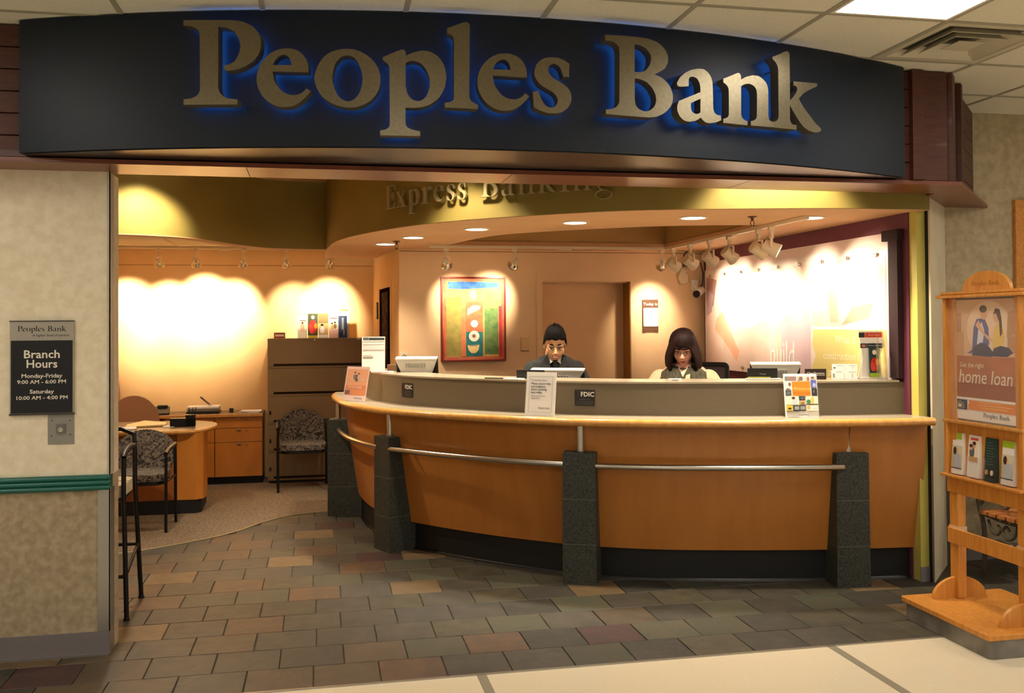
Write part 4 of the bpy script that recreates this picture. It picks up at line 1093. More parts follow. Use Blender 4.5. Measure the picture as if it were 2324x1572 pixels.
# desk chair
TANF = mat('tan_fabric', (160, 116, 82), .9, rgb2=(148, 106, 74), scale=120, bump=.2)
dc = thing('office_chair', 'tan upholstered office chair behind the desk', 'chair', (-1.80, 9.90, .014), .1)
M_ = Matrix.Rotation(math.radians(6), 4, 'X')
bk = MB(); bk.prism([(p[0], p[1]) for p in ell(0, .26, .245, .27, 28)], -.035, .035)
bk.build('backrest', TANF, dc, bevel=.028, seg=4, M=Matrix.Translation((0, .20, .42)) @ Matrix.Rotation(math.radians(84), 4, 'X'))
MB().prism(rrect(-.25, -.24, .25, .24, .1, 6), .42, .50).build('seat', TANF, dc, bevel=.03, seg=3)
MB().tube([(0, 0, .10), (0, 0, .43)], .028, 14).build('column', BLACKM, dc)
for k in range(5):
    a = k*2*PI/5
    lg = MB().tube([(0, 0, .10), (.27*math.cos(a), .27*math.sin(a), .06)], .02, 8).build('base_arm', BLACKP, dc)
    MB().ball((.27*math.cos(a), .27*math.sin(a), .03), .03, .03, .03, 12, 8).build('castor', BLACKP, lg)
MB().box(-.03, .03, .16, .20, .40, .62).build('spine', BLACKP, dc, smooth=0)
# patterned guest chairs
def leaf_fabric(name, a, b, c):
    M = mat(name, a, .9)
    nt = M.node_tree; bs = nt.nodes['Principled BSDF']
    tcn = nt.nodes.new('ShaderNodeTexCoord')
    wv = nt.nodes.new('ShaderNodeTexNoise'); wv.inputs['Scale'].default_value = 13; wv.inputs['Detail'].default_value = 1.0; wv.inputs['Distortion'].default_value = 2.6
    nt.links.new(tcn.outputs['Object'], wv.inputs['Vector'])
    rp = nt.nodes.new('ShaderNodeValToRGB')
    rp.color_ramp.elements[0].position = .40; rp.color_ramp.elements[0].color = lin(a)
    rp.color_ramp.elements[1].position = .60; rp.color_ramp.elements[1].color = lin(c)
    e = rp.color_ramp.elements.new(.50); e.color = lin(b)
    nt.links.new(wv.outputs['Fac'], rp.inputs[0]); nt.links.new(rp.outputs[0], bs.inputs['Base Color'])
    return M
LEAF = leaf_fabric('leaf_fabric', (44, 40, 40), (128, 116, 100), (70, 64, 62))
def guest_chair(x, y, rz, label):
    root = thing('guest_chair', label, 'chair', (x, y, .014), rz, 'guest chairs')
    # seat: rounded pad
    MB().prism(rrect(-.225, -.22, .225, .20, .10, 6), .405, .465).build('seat', LEAF, root, bevel=.022, seg=3)
    MB().prism(rrect(-.215, -.21, .215, .20, .09, 5), .375, .405).build('seat_pan', BLACKP, root, bevel=.01)
    pb = [(-.20, 0), (.20, 0)] + [tuple(p) for p in catmull([(.20, 0), (.235, .10), (.215, .22), (.12, .30), (0, .325), (-.12, .30), (-.215, .22), (-.235, .10), (-.20, 0)], 5)][1:-1]
    Mb = Matrix.Translation((0, .215, .455)) @ Matrix.Rotation(math.radians(80), 4, 'X')
    MB().prism(pb, -.022, .022).build('backrest', LEAF, root, bevel=.018, seg=3, M=Mb)
    MB().prism([(p[0]*.96, .01+p[1]*.96) for p in pb], -.034, -.022).build('back_shell', BLACKP, root, M=Mb)
    for s in (-1, 1):
        MB().tube([(s*.245, -.20, 0), (s*.245, -.20, .63)], .0125, 12).build('leg', BLACKM, root)
        MB().tube([(s*.245, .22, 0), (s*.245, .20, .45), (s*.235, .225, .66)], .0125, 12).build('leg', BLACKM, root)
        MB().tube([(s*.245, -.21, .625), (s*.245, -.12, .645), (s*.248, .06, .655), (s*.24, .22, .655)], .018, 10).build('arm_rest', BLACKP, root)
        MB().tube([(s*.245, -.20, .40), (s*.245, .21, .40)], .010, 8).build('side_rail', BLACKM, root)
        MB().tube([(s*.245, -.20, .39), (s*.20, -.16, .39)], .009, 8).build('seat_bracket', BLACKM, root)
        MB().tube([(s*.24, .215, .58), (s*.19, .235, .58)], .009, 8).build('back_bracket', BLACKM, root)
    return root
guest_chair(-0.155, 9.83, 0.05, 'leaf patterned guest chair standing in front of the filing cabinet')
guest_chair(-1.43, 8.19, -0.04, 'leaf patterned guest chair standing in front of the desk')
# tall stool behind the entrance wall
st = thing('bar_stool', 'tall black metal stool with a pale seat behind the entrance wall', 'stool', (-1.29, 5.90, .0075))
for sx in (-1, 1):
    for sy in (-1, 1):
        MB().tube([(sx*.232, sy*.225, 0), (sx*.205, sy*.17, .70), (sx*.205, sy*.165, .90 if sy < 0 else .93)], .0135, 12).build('leg', BLACKM, st)
        MB().lathe([(.018, 0), (.018, .012), (.014, .014)], 12, Matrix.Translation((sx*.232, sy*.225, 0))).build('foot_cap', BLACKP, st)
MB().tube([(.222, -.205, .24), (-.222, -.205, .24)], .011, 10).build('foot_rail', BLACKM, st)
MB().tube([(.218, .197, .335), (-.218, .197, .335)], .011, 10).build('foot_rail', BLACKM, st)
for sx in (-1, 1): MB().tube([(sx*.222, -.205, .24), (sx*.218, .197, .335)], .010, 10).build('foot_rail', BLACKM, st)
MB().prism(rrect(-.20, -.19, .20, .19, .07, 6), .675, .745).build('seat', mat('stool_cream', (206, 190, 160), .7, rgb2=(190, 172, 140), scale=25), st, bevel=.02, seg=3)
MB().prism(rrect(-.19, -.18, .19, .18, .07, 6), .65, .675).build('seat_pan', BLACKP, st, bevel=.008)
for sx in (-1, 1):
    MB().tube([(sx*.205, -.165, .90), (sx*.205, -.12, .925), (sx*.205, .0, .945), (sx*.205, .165, .935)], .0155, 10).build('arm_rest', BLACKP, st)
MB().tube([(.205, .165, .93), (.20, .17, 1.0), (.12, .20, 1.03), (-.12, .20, 1.03), (-.20, .17, 1.0), (-.205, .165, .93)], .014, 10).build('back_rail', BLACKM, st)

# ================================================================== on the counter
def at_counter(px, off):
    """plan point at the given offset (negative = teller side) from the counter face nearest to px, with tangent and outward normal"""
    s = arclen(CP, px); a = sub_path(CP, 0, s)[-1]; b = sub_path(CP, 0, s+.05)[-1] if s+.05 < LEN else a*2-sub_path(CP, 0, s-.05)[-1]
    t = (b-a).normalized(); n = Vector((t.y, -t.x))
    return a+n*off, t, n
LEDGE_Z, CAP_Z, WORK_Z = 1.0545, 1.2745, 1.0005
def slant_sign(p0, p1, h, lean, face, items, label, z=LEDGE_Z, name='sign_holder', texts=()):
    a, b = Vector((p0[0], p0[1], z)), Vector((p1[0], p1[1], z))
    x = (b-a).normalized(); n = Vector((x.y, -x.x, 0)); w = (b-a).length
    up = (Vector((0, 0, 1))*math.cos(math.radians(lean))-n*math.sin(math.radians(lean)))
    M = frame(tuple((a+b)/2), x, up)
    root = thing(name, label, 'sign', M=M)
    MB().box(-w/2, w/2, 0, h, -.004, 0).build('sheet', face, root, smooth=0)
    foot = MB(); dz = Vector((0, 0, 1))
    inv = M.inverted().to_3x3()
    d1 = inv @ (-n*.09); d2 = inv @ (n*.0)
    vs = [(-w/2, 0, -.004), (w/2, 0, -.004), tuple(Vector((w/2, 0, -.004))+d1), tuple(Vector((-w/2, 0, -.004))+d1)]
    up3 = inv @ Vector((0, 0, .003))
    vs += [tuple(Vector(v)+up3) for v in vs]
    foot.add(vs, [(0,3,2,1), (4,5,6,7), (0,1,5,4), (1,2,6,5), (2,3,7,6), (3,0,4,7)]).build('foot', CLEAR, root, smooth=0)
    MB().box(-w/2-.003, w/2+.003, 0, h+.003, .0045, .006).build('clear_front', mat('clear_sheet', (255, 255, 255), .05, alpha=.06), root, smooth=0)
    decal('print', items, root)
    return root, w
# notice in the middle of the ledge
W = .218
it = [((-.085, .022, .085, .0232), PAPERG), ((-.085, .255, .085, .2562), PAPERG), ((-.085, .022, -.0838, .2562), PAPERG), ((.0838, .022, .085, .2562), PAPERG)]
r1, w1 = slant_sign((1.336, 6.128), (1.502, 5.988), .285, 8, PAPER, it, 'white printed notice standing in the middle of the ledge')
text('heading', 'For security reasons', .0135, INKG, r1, T(-.070, .228, .0022), 0, 'LEFT')
for k, ln in enumerate(('Please remove hats', 'and sunglasses', 'before entering', 'bank lobby.')): text('line', ln, .0185, INK, r1, T(-.072, .204-k*.0195, .0022), .012, 'LEFT')
for k, ln in enumerate(('Thank you for your', 'cooperation.')): text('line', ln, .0135, INKG, r1, T(-.072, .124-k*.0145, .0022), 0, 'LEFT')
bank_name('bank_name', -.012, .045, .085, INKG, r1, T(0, 0, .0022))
# orange leaflet sign at the curved end of the ledge
it = [((-.125, .0, .125, .265), PNK), ((-.115, .045, .115, .255), mat('print_peach', (232, 160, 104), .7)), ((-.115, .045, .115, .125), mat('print_orange2', (222, 120, 44), .7)), ((-.115, .052, -.06, .085), BRN), ((-.05, .052, .11, .088), ORNG), ((-.08, .165, .085, .175), mat('print_sand', (222, 190, 150), .7)), ((-.118, .0, .118, .044), mat('print_palepink', (236, 212, 204), .7))]
it += person_print(-.025, .17, .075, BRN, INKG)+person_print(.02, .165, .07, BRN, SKINP)+person_print(.0, .155, .06, INK, BRN)
r2, w2_ = slant_sign((0.192, 7.72), (0.358, 7.536), .275, 12, PNK, it, 'orange home loan sign standing at the curved end of the ledge')
text('words', 'home loan', .034, CRM, r2, T(0, .10, .0052), 0)
bank_name('bank_name', .0, .018, .09, INKG, r2, T(0, 0, .0052))
# welcome sign at the right
it = []
def tile(x0, y0, x1, y1, mm): it.append(((x0, y0, x1, y1), mm))
BLK = mat('print_black', (40, 40, 44), .7); SLT = mat('print_slate', (96, 104, 100), .7); PRP = mat('print_violet', (92, 100, 170), .7); FGR = mat('print_leaf', (62, 128, 86), .7); MRN = mat('print_maroon', (132, 60, 58), .7)
tile(-.096, .232, -.022, .262, SLT); it.append((ell(-.05, .247, .022, .0145), MRN)); it.append((ell(-.085, .247, .010, .012), mat('print_dkg', (70, 74, 62), .7)))
tile(-.017, .232, .020, .262, TANP); it.append((ell(.005, .247, .012, .013), BRN)); it.append((ell(-.005, .236, .012, .004), INKG))
tile(.025, .232, .060, .262, PNK); it.append((ell(.05, .245, .008, .014), MRN)); tile(.065, .240, .098, .262, SKINP); it.append((ell(.078, .252, .010, .008), BRN))
tile(-.096, .176, -.058, .228, CRM); it.append((ell(-.067, .210, .009, .013), MRN)); it.append((ell(-.078, .180, .014, .004), BRN))
tile(-.096, .138, -.060, .172, BLK); it.append((ell(-.078, .155, .013, .010), SLT))
tile(-.052, .138, .060, .228, ORNG)
tile(.065, .190, .098, .236, PRP); it.append((ell(.085, .205, .010, .014), mat('print_sky', (168, 180, 220), .7)))
tile(.067, .138, .100, .184, BLK); it.append((ell(.08, .165, .006, .012), INKG))
tile(-.096, .080, -.018, .132, CRM); it.append((ell(-.05, .122, .011, .009), BRN)); it.append((ell(-.045, .100, .016, .015), mat('print_paleblue', (196, 204, 212), .7)))
tile(-.013, .110, .022, .132, BLK); it.append((ell(.005, .121, .013, .007), SLT)); tile(-.013, .082, .022, .104, TANP); it.append((ell(.005, .09, .013, .007), OLV))
tile(.027, .082, .100, .132, CRM); it.append((ell(.042, .098, .013, .015), FGR)); it.append((ell(.066, .108, .012, .022), mat('print_wheat', (214, 186, 110), .7))); it.append(((.027, .082, .100, .086), OLV))
tile(-.096, .042, -.058, .075, YEL); it.append((ell(-.077, .055, .011, .006), BLK))
tile(-.053, .042, .022, .075, BLK); it.append(((-.048, .047, -.018, .070), PAPERG)); it.append(((-.012, .047, .018, .070), PAPERG))
tile(.027, .042, .100, .075, CRM); it.append((ell(.04, .06, .010, .012), TANP)); it.append((ell(.08, .058, .018, .008), MATS['print_paleblue']))
it.append(((-.096, .0345, -.02, .0365), PAPERG))
r3, w3 = slant_sign((2.884, 5.512), (3.084, 5.458), .278, 13, PAPER, it, 'white welcome sign covered with small photographs on the ledge')
text('words', 'Welcome!', .026, mat('print_paleorange', (246, 196, 120), .7), r3, T(0.004, .172, .018), .004)
bank_name('bank_name', -.022, .014, .062, INKG, r3, T(0, 0, .0005))
# monitors seen from behind
def monitor(px, off, z, rz, w, label, tilt=14, txt='', turn=0.0, hgt=.30):
    p, t, n = at_counter(px, off)
    if off is True or off == 0: p = Vector(px)
    root = thing('monitor', label, 'monitor', (p.x, p.y, z), rz if off == 0 else math.atan2(t.y, t.x)+turn, 'monitors behind the parapet')
    M = Matrix.Translation((0, 0, .115)) @ Matrix.Rotation(math.radians(tilt), 4, 'X')
    hw = w/2
    MB().box(-hw, hw, -.012, .028, 0, hgt).build('housing', BLACKP, root, smooth=0, bevel=.006, M=M)
    MB().add([(-hw, -.026, hgt), (hw, -.026, hgt), (hw*.42, -.042, .03), (-hw*.42, -.042, .03), (-hw, -.012, hgt), (hw, -.012, hgt), (hw*.42, -.012, .03), (-hw*.42, -.012, .03)],
             [(0,3,2,1), (0,1,5,4), (1,2,6,5), (2,3,7,6), (3,0,4,7), (4,5,6,7)]).build('back_cover', SILVERP, root, smooth=0, bevel=.003, M=M)
    MB().box(-hw, hw, -.030, .028, hgt, hgt+.014).build('top_edge', WHITEP, root, smooth=0, bevel=.004, M=M)
    if txt: text('brand', txt, .026, GREYP, root, M @ Matrix.Translation((-0.01, -.0405, hgt-.16)) @ Matrix.Rotation(PI/2-.05, 4, 'X'), .01)
    MB().box(-hw+.015, hw-.015, .028, .0285, .015, hgt-.015).build('screen', mat('screen_glow', (60, 70, 90), .3), root, smooth=0, M=M)
    vent = MB()
    for k in range(9): vent.box(-hw*.5+k*hw*.11, -hw*.5+k*hw*.11+.010, -.0365, -.028, hgt-.062, hgt-.028)
    tag(vent.build('vents', mat('vent_grey', (150, 150, 142), .5), root, smooth=0, M=M), kind='stuff')
    MB().box(-.035, .035, -.01, .02, 0, .20).build('stand', BLACKP, root, smooth=0, bevel=.006)
    MB().prism(rrect(-.12, -.09, .12, .09, .03), 0, .014).build('base', BLACKP, root)
monitor((0.80, 7.72), 0, WORK_Z, -.30, .34, 'silver backed monitor at the curved end of the counter', 16, 'DELL', -.25, .275)
monitor((1.33, 6.26), -.60, WORK_Z, 0, .40, 'silver backed monitor in front of the man in the suit', 12, '', .18, .205)
monitor((3.02, 5.54), -.62, WORK_Z, 0, .34, 'silver backed monitor beside the dark card sign', 12, '', -.1, .25)
# name plates and small things on the parapet cap
def plate(p0, p1, h, label, mm=BLACKP, words='', wm=None, tray=False, name='name_plate', wsz=.018):
    a, b = Vector((p0[0], p0[1], CAP_Z)), Vector((p1[0], p1[1], CAP_Z)); x = (b-a).normalized(); w = (b-a).length
    M = frame(tuple((a+b)/2), x, (0, 0, 1))
    root = thing(name, label, 'name plate', M=M)
    z0 = .010 if tray else 0
    MB().box(-w/2, w/2, z0, z0+h, -.012, 0).build('block', mm, root, smooth=0, bevel=.002)
    if words: text('name', words, wsz, wm or PAPERG, root, T(0, z0+h*.35, .0003), 0)
    if tray:
        MB().box(-w/2-.01, w/2+.02, 0, .010, -.03, .02).build('pen_tray', PAPER, root, smooth=0, bevel=.003)
        MB().tube([(-w/2, .015, .012), (w/2-.05, .014, .012)], .0045, 8).build('pen', mat('pen_lime', (150, 150, 60), .4), root)
    return root
plate((1.355, 6.48), (1.525, 6.36), .062, 'plain black name plate beside the notice')
plate((2.795, 5.86), (2.985, 5.81), .066, 'black name plate reading Tanya with a pen tray below', words='Tanya', tray=True)
ds = plate((3.165, 5.775), (3.300, 5.742), .070, 'dark brown card sign with white lettering between monitor and card holder', mat('sign_brown', (58, 38, 30), .5), name='desk_sign')
text('words', 'ClearSystems', .021, PAPER, ds, T(0.0, .034, .0004), .012, width=.115)
decal('line', [((-.058, .026, .060, .029), PAPER)], ds, T(0, 0, .0001))
# business cards
bc = thing('card_holder', 'stepped clear holder with white business cards', 'card holder', M=frame((3.40, 5.70, CAP_Z), (0.95, -.31, 0), (0, 0, 1)))
for k, (x0, y0, z0) in enumerate(((-.075, 0, .0), (.008, 0, .0), (-.062, .04, -.035), (.02, .04, -.035))):
    cdd = MB().box(0, .08, 0, .062, -.006, 0).build('cards', PAPER, bc, smooth=0, M=Matrix.Translation((x0, y0, z0)) @ Matrix.Rotation(math.radians(-16), 4, 'X'))
    decal('print', [((.008+.04*(k % 2), .012+.02*(k//2), .022+.03*(k % 2), .04), BRN if k == 2 else PAPERG), ((.03, .05, .07, .052), PAPERG)], cdd)
MB().box(-.08, .105, 0, .004, -.06, .012).build('holder', CLEAR, bc, smooth=0)
# white display board with leaflets
db = thing('leaflet_display', 'white curved leaflet display with red and dark banners', 'display stand', M=frame((3.600, 5.69, CAP_Z), (.985, -.17, 0), (0, 0, 1)))
MB().prism([(-.085, 0), (.085, 0), (.06, .14), (.088, .22), (.085, .318), (-.078, .318), (-.062, .20), (-.06, .12)], -.02, -.015).build('back_board', PAPER, db, smooth=0)
MB().box(-.085, .085, 0, .012, -.07, .02).build('base', PAPER, db, smooth=0)
MB().prism([(-.07, .012), (.07, .012), (.052, .14), (.078, .24), (-.072, .24), (-.055, .14)], -.012, -.006).build('front_board', PAPER, db, smooth=0)
decal('banner', [((-.078, .275, -.038, .308), BLK), ((-.036, .275, .082, .308), mat('print_vermilion', (206, 66, 30), .7))], db, T(0, 0, -.0148))
decal('banner', [((-.072, .205, -.028, .236), BLK), ((-.026, .205, .076, .236), mat('print_ink', (30, 40, 44), .7)), (ell(-.05, .22, .016, .010), mat('print_rose', (190, 110, 100), .7))], db, T(0, 0, -.0058))
text('words', 'home loans', .016, PNK, db, T(.024, .287, -.0135), 0)
text('words', 'Business Banking', .013, PAPER, db, T(.026, .218, -.0035), 0)
lf = leaflet(3.610, 5.664, CAP_Z+.0125, .068, .20, DKGREEN, [((-.034, 0, .034, .028), LIME), (ell(0, .085, .028, .045), RED), (ell(-.012, .07, .016, .03), MATS['print_scarlet']), (ell(.018, .10, .014, .022), ORNG), (ell(0, .165, .014, .016), CRM)], 'dark green leaflet with red peppers in the white display', 4, -.17, .01, None, holder=False)
lf.location.z = CAP_Z+.0125
ah = thing('leaflet_holder', 'tall empty clear acrylic leaflet holder at the end of the counter', 'leaflet holder', (3.635, 5.575, CAP_Z), -.2)
MB().box(-.05, .05, .034, .037, 0, .33).build('back', CLEAR, ah, smooth=0)
MB().box(-.05, .05, -.03, -.027, 0, .15).build('front', CLEAR, ah, smooth=0)
for s in (-1, 1): MB().prism([(-.03, 0), (.037, 0), (.037, .33), (-.03, .15)], s*.05-.0015, s*.05+.0015, Matrix(((0, 0, 1, 0), (1, 0, 0, 0), (0, 1, 0, 0), (0, 0, 0, 1)))).build('side', CLEAR, ah, smooth=0)
MB().box(-.05, .05, -.03, .037, 0, .003).build('bottom', CLEAR, ah, smooth=0)
wp_ = thing('correction_tape', 'small white rounded gadget on the counter in front of the woman', 'gadget', (2.285, 5.86, CAP_Z), -.3)
MB().prism(rrect(-.042, -.018, .042, .018, .012), 0, .017).build('body', WHITEP, wp_, bevel=.005)
MB().box(-.02, .02, -.0185, -.018, .005, .011).build('label', PAPERG, wp_, smooth=0)
# left end: rate sheets, small box, papers
rs = thing('rate_sheet_holder', 'tall clear holder with printed rate sheets at the counter end', 'sign', (0.455, 8.10, CAP_Z), -.12)
Mr = Matrix.Rotation(math.radians(82), 4, 'X')
MB().box(-.095, .10, 0, .285, -.006, 0).build('sheet', PAPER, rs, smooth=0, M=Mr)
decal('print', [((-.085, .255, -.04, .278), SLT), ((-.038, .255, .095, .276), mat('print_band', (60, 66, 66), .7)), ((-.085, .24, .095, .243), INKG), ((-.085, .215, .095, .218), INKG), ((-.085, .165, .095, .168), INKG), ((-.085, .175, .0, .212), mat('print_pale', (222, 216, 206), .7)), ((.002, .175, .09, .212), MATS['print_pale']), ((-.085, .10, .0, .115), PAPERG), ((-.085, .125, -.01, .13), MATS['print_pale'])], rs, Mr)
MB().box(-.098, .103, -.001, .288, -.010, -.007).build('holder', CLEAR, rs, smooth=0, M=Mr)
MB().box(-.098, .103, 0, .003, -.0, .08).build('foot', CLEAR, rs, smooth=0, M=Matrix.Translation((0, 0, 0)) @ Matrix.Rotation(PI/2, 4, 'X') @ Matrix.Translation((0, 0, -.08)))
sb = thing('tissue_box', 'small brown box on the counter end', 'box', (0.615, 7.93, CAP_Z), -.3)
MB().box(-.048, .048, -.035, .035, 0, .052).build('box', mat('box_brown', (112, 82, 52), .6), sb, smooth=0, bevel=.003)
MB().prism(ell(0, 0, .022, .012, 14), .052, .0525).build('slot', DARKSLOT, sb, smooth=0)
papers(0.50, 7.66, CAP_Z, .16, .09, 2, 'loose slips of paper at the curved end of the counter', -.5, group='papers on the counter')
papers(1.33, 6.42, CAP_Z, .12, .09, 1, 'white slip of paper behind the notice', -.7, group='papers on the counter')
pw = thing('pen', 'dark pen lying on the counter behind the notice', 'pen', (1.20, 6.50, CAP_Z+.0045), -.6)
MB().tube([(-.07, 0, 0), (.07, 0, 0)], .0042, 8, radii=[.004, .0042]).build('barrel', BLACKM, pw)
MB().tube([(.07, 0, 0), (.082, 0, 0)], .003, 8, radii=[.004, .001]).build('tip', STEEL, pw)

# ================================================================== on the walls
# painting
pt = thing('painting', 'framed abstract painting with a blue band and a bowl', 'painting', M=frame((1.419, 8.748, 1.707), (1, 0, 0), (0, 0, 1)))
PW, PH = .306, .393
FRD = mat('frame_redwood', (120, 34, 22), .4)
MB().prism([(-PW, -PH), (PW, -PH), (PW, PH), (-PW, PH)], .0, .042, None, 0, [[(-PW+.014, -PH+.014), (PW-.014, -PH+.014), (PW-.014, PH-.014), (-PW+.014, PH-.014)]]).build('frame', FRD, pt, smooth=0)
MB().box(-PW+.013, PW-.013, -PH+.013, PH-.013, .004, .026).build('canvas', mat('canvas_rose', (206, 96, 76), .8, rgb2=(196, 120, 84), scale=18), pt, smooth=0)
def paintm(n, a, b, s=16): return mat('paint_'+n, a, .8, rgb2=b, scale=s, lo=.3, hi=.7)
art = [((-.265, -.352, .262, .348), paintm('ochre', (206, 150, 78), (196, 168, 96))),
       ((-.255, -.345, -.115, .20), paintm('moss', (132, 132, 66), (176, 150, 76))),
       ((.105, -.33, .235, .10), paintm('green', (62, 110, 66), (120, 140, 74))),
       ((.24, -.35, .268, .12), paintm('crimson', (176, 40, 56), (196, 60, 60))),
       ((-.275, -.35, -.255, .34), paintm('brick', (206, 84, 60), (220, 120, 80))),
       ([(-.235, .283), (-.1, .278), (.05, .285), (.235, .292), (.238, .335), (.08, .345), (-.1, .348), (-.238, .345)], paintm('blue', (34, 74, 150), (70, 120, 176))),
       ((-.115, -.35, -.075, .10), paintm('coral', (220, 110, 76), (206, 140, 86))),
       ((-.072, -.345, .088, .16), paintm('sienna', (178, 92, 62), (196, 120, 80))),
       ((-.070, -.345, .088, -.12), paintm('teal', (28, 96, 110), (40, 124, 116))),
       (ell(-.005, .225, .036, .055), paintm('jade', (120, 150, 104), (170, 180, 140))),
       ([(-.055, .035), (.06, .09), (.072, .12), (.0, .13), (-.06, .09)], paintm('lemon', (236, 214, 120), (240, 226, 170))),
       (ell(.008, -.045, .034, .034), paintm('pearl', (232, 206, 186), (240, 226, 210))),
       (ell(.005, -.16, .050, .050), MATS['paint_pearl']), (ell(.003, -.158, .018, .018), paintm('wine', (140, 80, 70), (150, 96, 84))),
       ([(-.058, -.245), (.055, -.242), (.045, -.29), (.02, -.318), (-.02, -.318), (-.048, -.29)], paintm('bowl', (240, 206, 130), (236, 214, 160))), ((-.040, -.252, .035, -.246), MATS['paint_wine'])]
decal('picture', art, pt, T(0, 0, .026), step=.0003)
# date board
dt = thing('date_board', 'small brown date board reading Today is', 'sign', M=frame((3.16, 8.748, 1.73), (1, 0, 0), (0, 0, 1)))
BDB = mat('board_brown', (96, 62, 40), .5)
MB().prism([(-.08, -.155), (-.04, -.148), (.04, -.148), (.08, -.155), (.08, .155), (-.08, .155)], 0, .012).build('board', BDB, dt, smooth=0)
MB().prism(rrect(-.072, -.105, .078, .075, .012), .012, .016).build('number_card', PAPER, dt, smooth=0)
text('words', 'Today is', .037, PAPER, dt, T(0, .100, .0125), .012, width=.142)
text('number', '13', .075, mat('print_faint', (226, 208, 186), .8), dt, T(.01, -.02, .0165), .01)
# wall plates
def wall_plate(x, z, w, h, label, y=8.749, kind='blank'):
    r = thing('wall_plate', label, 'wall plate', M=frame((x, y, z), (1, 0, 0), (0, 0, 1)))
    MB().prism(rrect(-w/2, -h/2, w/2, h/2, .004), 0, .008 if kind != 'panel' else .022).build('plate', CREAM if kind != 'panel' else mat('panel_tan', (222, 184, 132), .6), r, bevel=.002)
    if kind == 'panel': MB().box(-w/2, w/2, -h/2-.006, -h/2, 0, .018).build('lower_lip', mat('lip_brown', (130, 84, 36), .6), r, smooth=0)
    if kind == 'outlet':
        for k, (dx, dy) in enumerate(((-.016, .008), (.0, .02), (.018, .012))): MB().lathe([(0, 0), (.007, 0), (.007, .010), (0, .010)], 10, T(dx, dy, .008)).build('socket', mat('socket_brown', (120, 96, 60), .5), r)
        MB().tube([(-.018, -.02, .012), (0, -.006, .02), (.018, -.022, .012)], .004, 8).build('cable', MATS['socket_brown'], r)
wall_plate(1.913, 1.470, .076, .125, 'pale tan control panel beside the door frame', kind='panel')
wall_plate(0.772, 1.36, .075, .085, 'cream outlet plate low beside the painting wall corner', kind='outlet')
# poster panel on the plum wall
po = thing('poster_panel', 'large glossy poster panel reading build on the plum wall', 'poster', M=frame((3.694, 8.66, 1.20), (0, -1, 0), (0, 0, 1)))
PL, PHT = 3.045, .965
PG = mat('poster_gloss', (240, 224, 214), .18, coat=.3)
MB().box(0, PL, .03, PHT, -.006, 0).build('panel', PG, po, smooth=0)
MB().box(0.0, PL-.02, PHT-.06, PHT+.078, -.028, -.012).build('backing', mat('poster_back', (230, 206, 196), .5), po, smooth=0)
MB().box(PL, PL+.10, .085, PHT+.02, -.028, .012).build('side_channel', mat('channel_maroon', (44, 14, 20), .8), po, smooth=0)
MB().box(PL-.06, PL+.115, PHT+.02, PHT+.09, -.028, .02).build('channel_cap', mat('channel_dark', (40, 12, 18), .8), po, smooth=0)
def psm(n, a, b, s=3): return mat('poster_'+n, a, .25, rgb2=b, scale=s, lo=.3, hi=.7, coat=.3)  # print tones kept pale: the spotlights' washout is put into the colour
art = [((.04, .02, 2.01, .90), psm('rose', (226, 190, 178), (240, 216, 204))),
       ([(.04, .55), (.20, .62), (.28, .86), (.04, .90)], psm('dusk', (150, 104, 104), (196, 150, 140))),
       ([(.04, .52), (.16, .56), (.20, .72), (.05, .78)], psm('mauve', (170, 140, 160), (206, 176, 186))),
       ([(.28, .50), (.40, .56), (.55, .40), (.75, .20), (.70, .10), (.48, .26), (.22, .40)], psm('hand', (232, 160, 130), (240, 190, 164))),
       ([(.45, .58), (.95, .40), (1.5, .55), (1.55, .88), (.5, .90)], psm('white', (250, 240, 234), (244, 226, 216))),
       ([(1.05, .60), (1.35, .50), (1.5, .62), (1.55, .80), (1.25, .72)], psm('shirt', (216, 190, 206), (232, 210, 218))),
       ((1.55, .02, 2.01, .46), psm('lilac', (206, 176, 190), (222, 196, 200))),
       ((2.04, .42, 3.0, .90), psm('workshop', (236, 196, 180), (246, 220, 206), 5)),
       ([(2.30, .45), (2.42, .45), (2.36, .86), (2.24, .86)], psm('timber', (226, 166, 146), (236, 190, 170))),
       ([(2.45, .43), (2.8, .48), (2.85, .58), (2.6, .56)], psm('fist', (226, 150, 126), (236, 180, 156))),
       ((2.04, .40, 3.0, .42), PAPER),
       ([(2.04, 0), (3.0, 0), (3.0, .40), (2.06, .40), (2.04, .28), (2.09, .20), (2.03, .12)], psm('citron', (226, 208, 128), (232, 216, 146)))]
decal('print', art, po, step=.0002)
text('words', 'build', .30, PAPER, po, T(1.56, .10, .0036), 0, width=.40)
for k, (ln, yy) in enumerate((('What is', .30), ('construction loan', .18), ('project handy', .06))): text('line', ln, .085, mat('poster_cream', (246, 238, 196), .4), po, T(2.50, yy, .0036), 0)
for k in range(9):
    MB().lathe([(.0, .0), (.014, .0), (.014, .012), (.0, .014)], 14, T(.14+k*.345, .905, .003)).build('standoff', STEEL, po)
for k in range(3): MB().lathe([(.0, .0), (.014, .0), (.014, .012), (.0, .014)], 14, T(.14+k*.345, .06, .003)).build('standoff', STEEL, po)
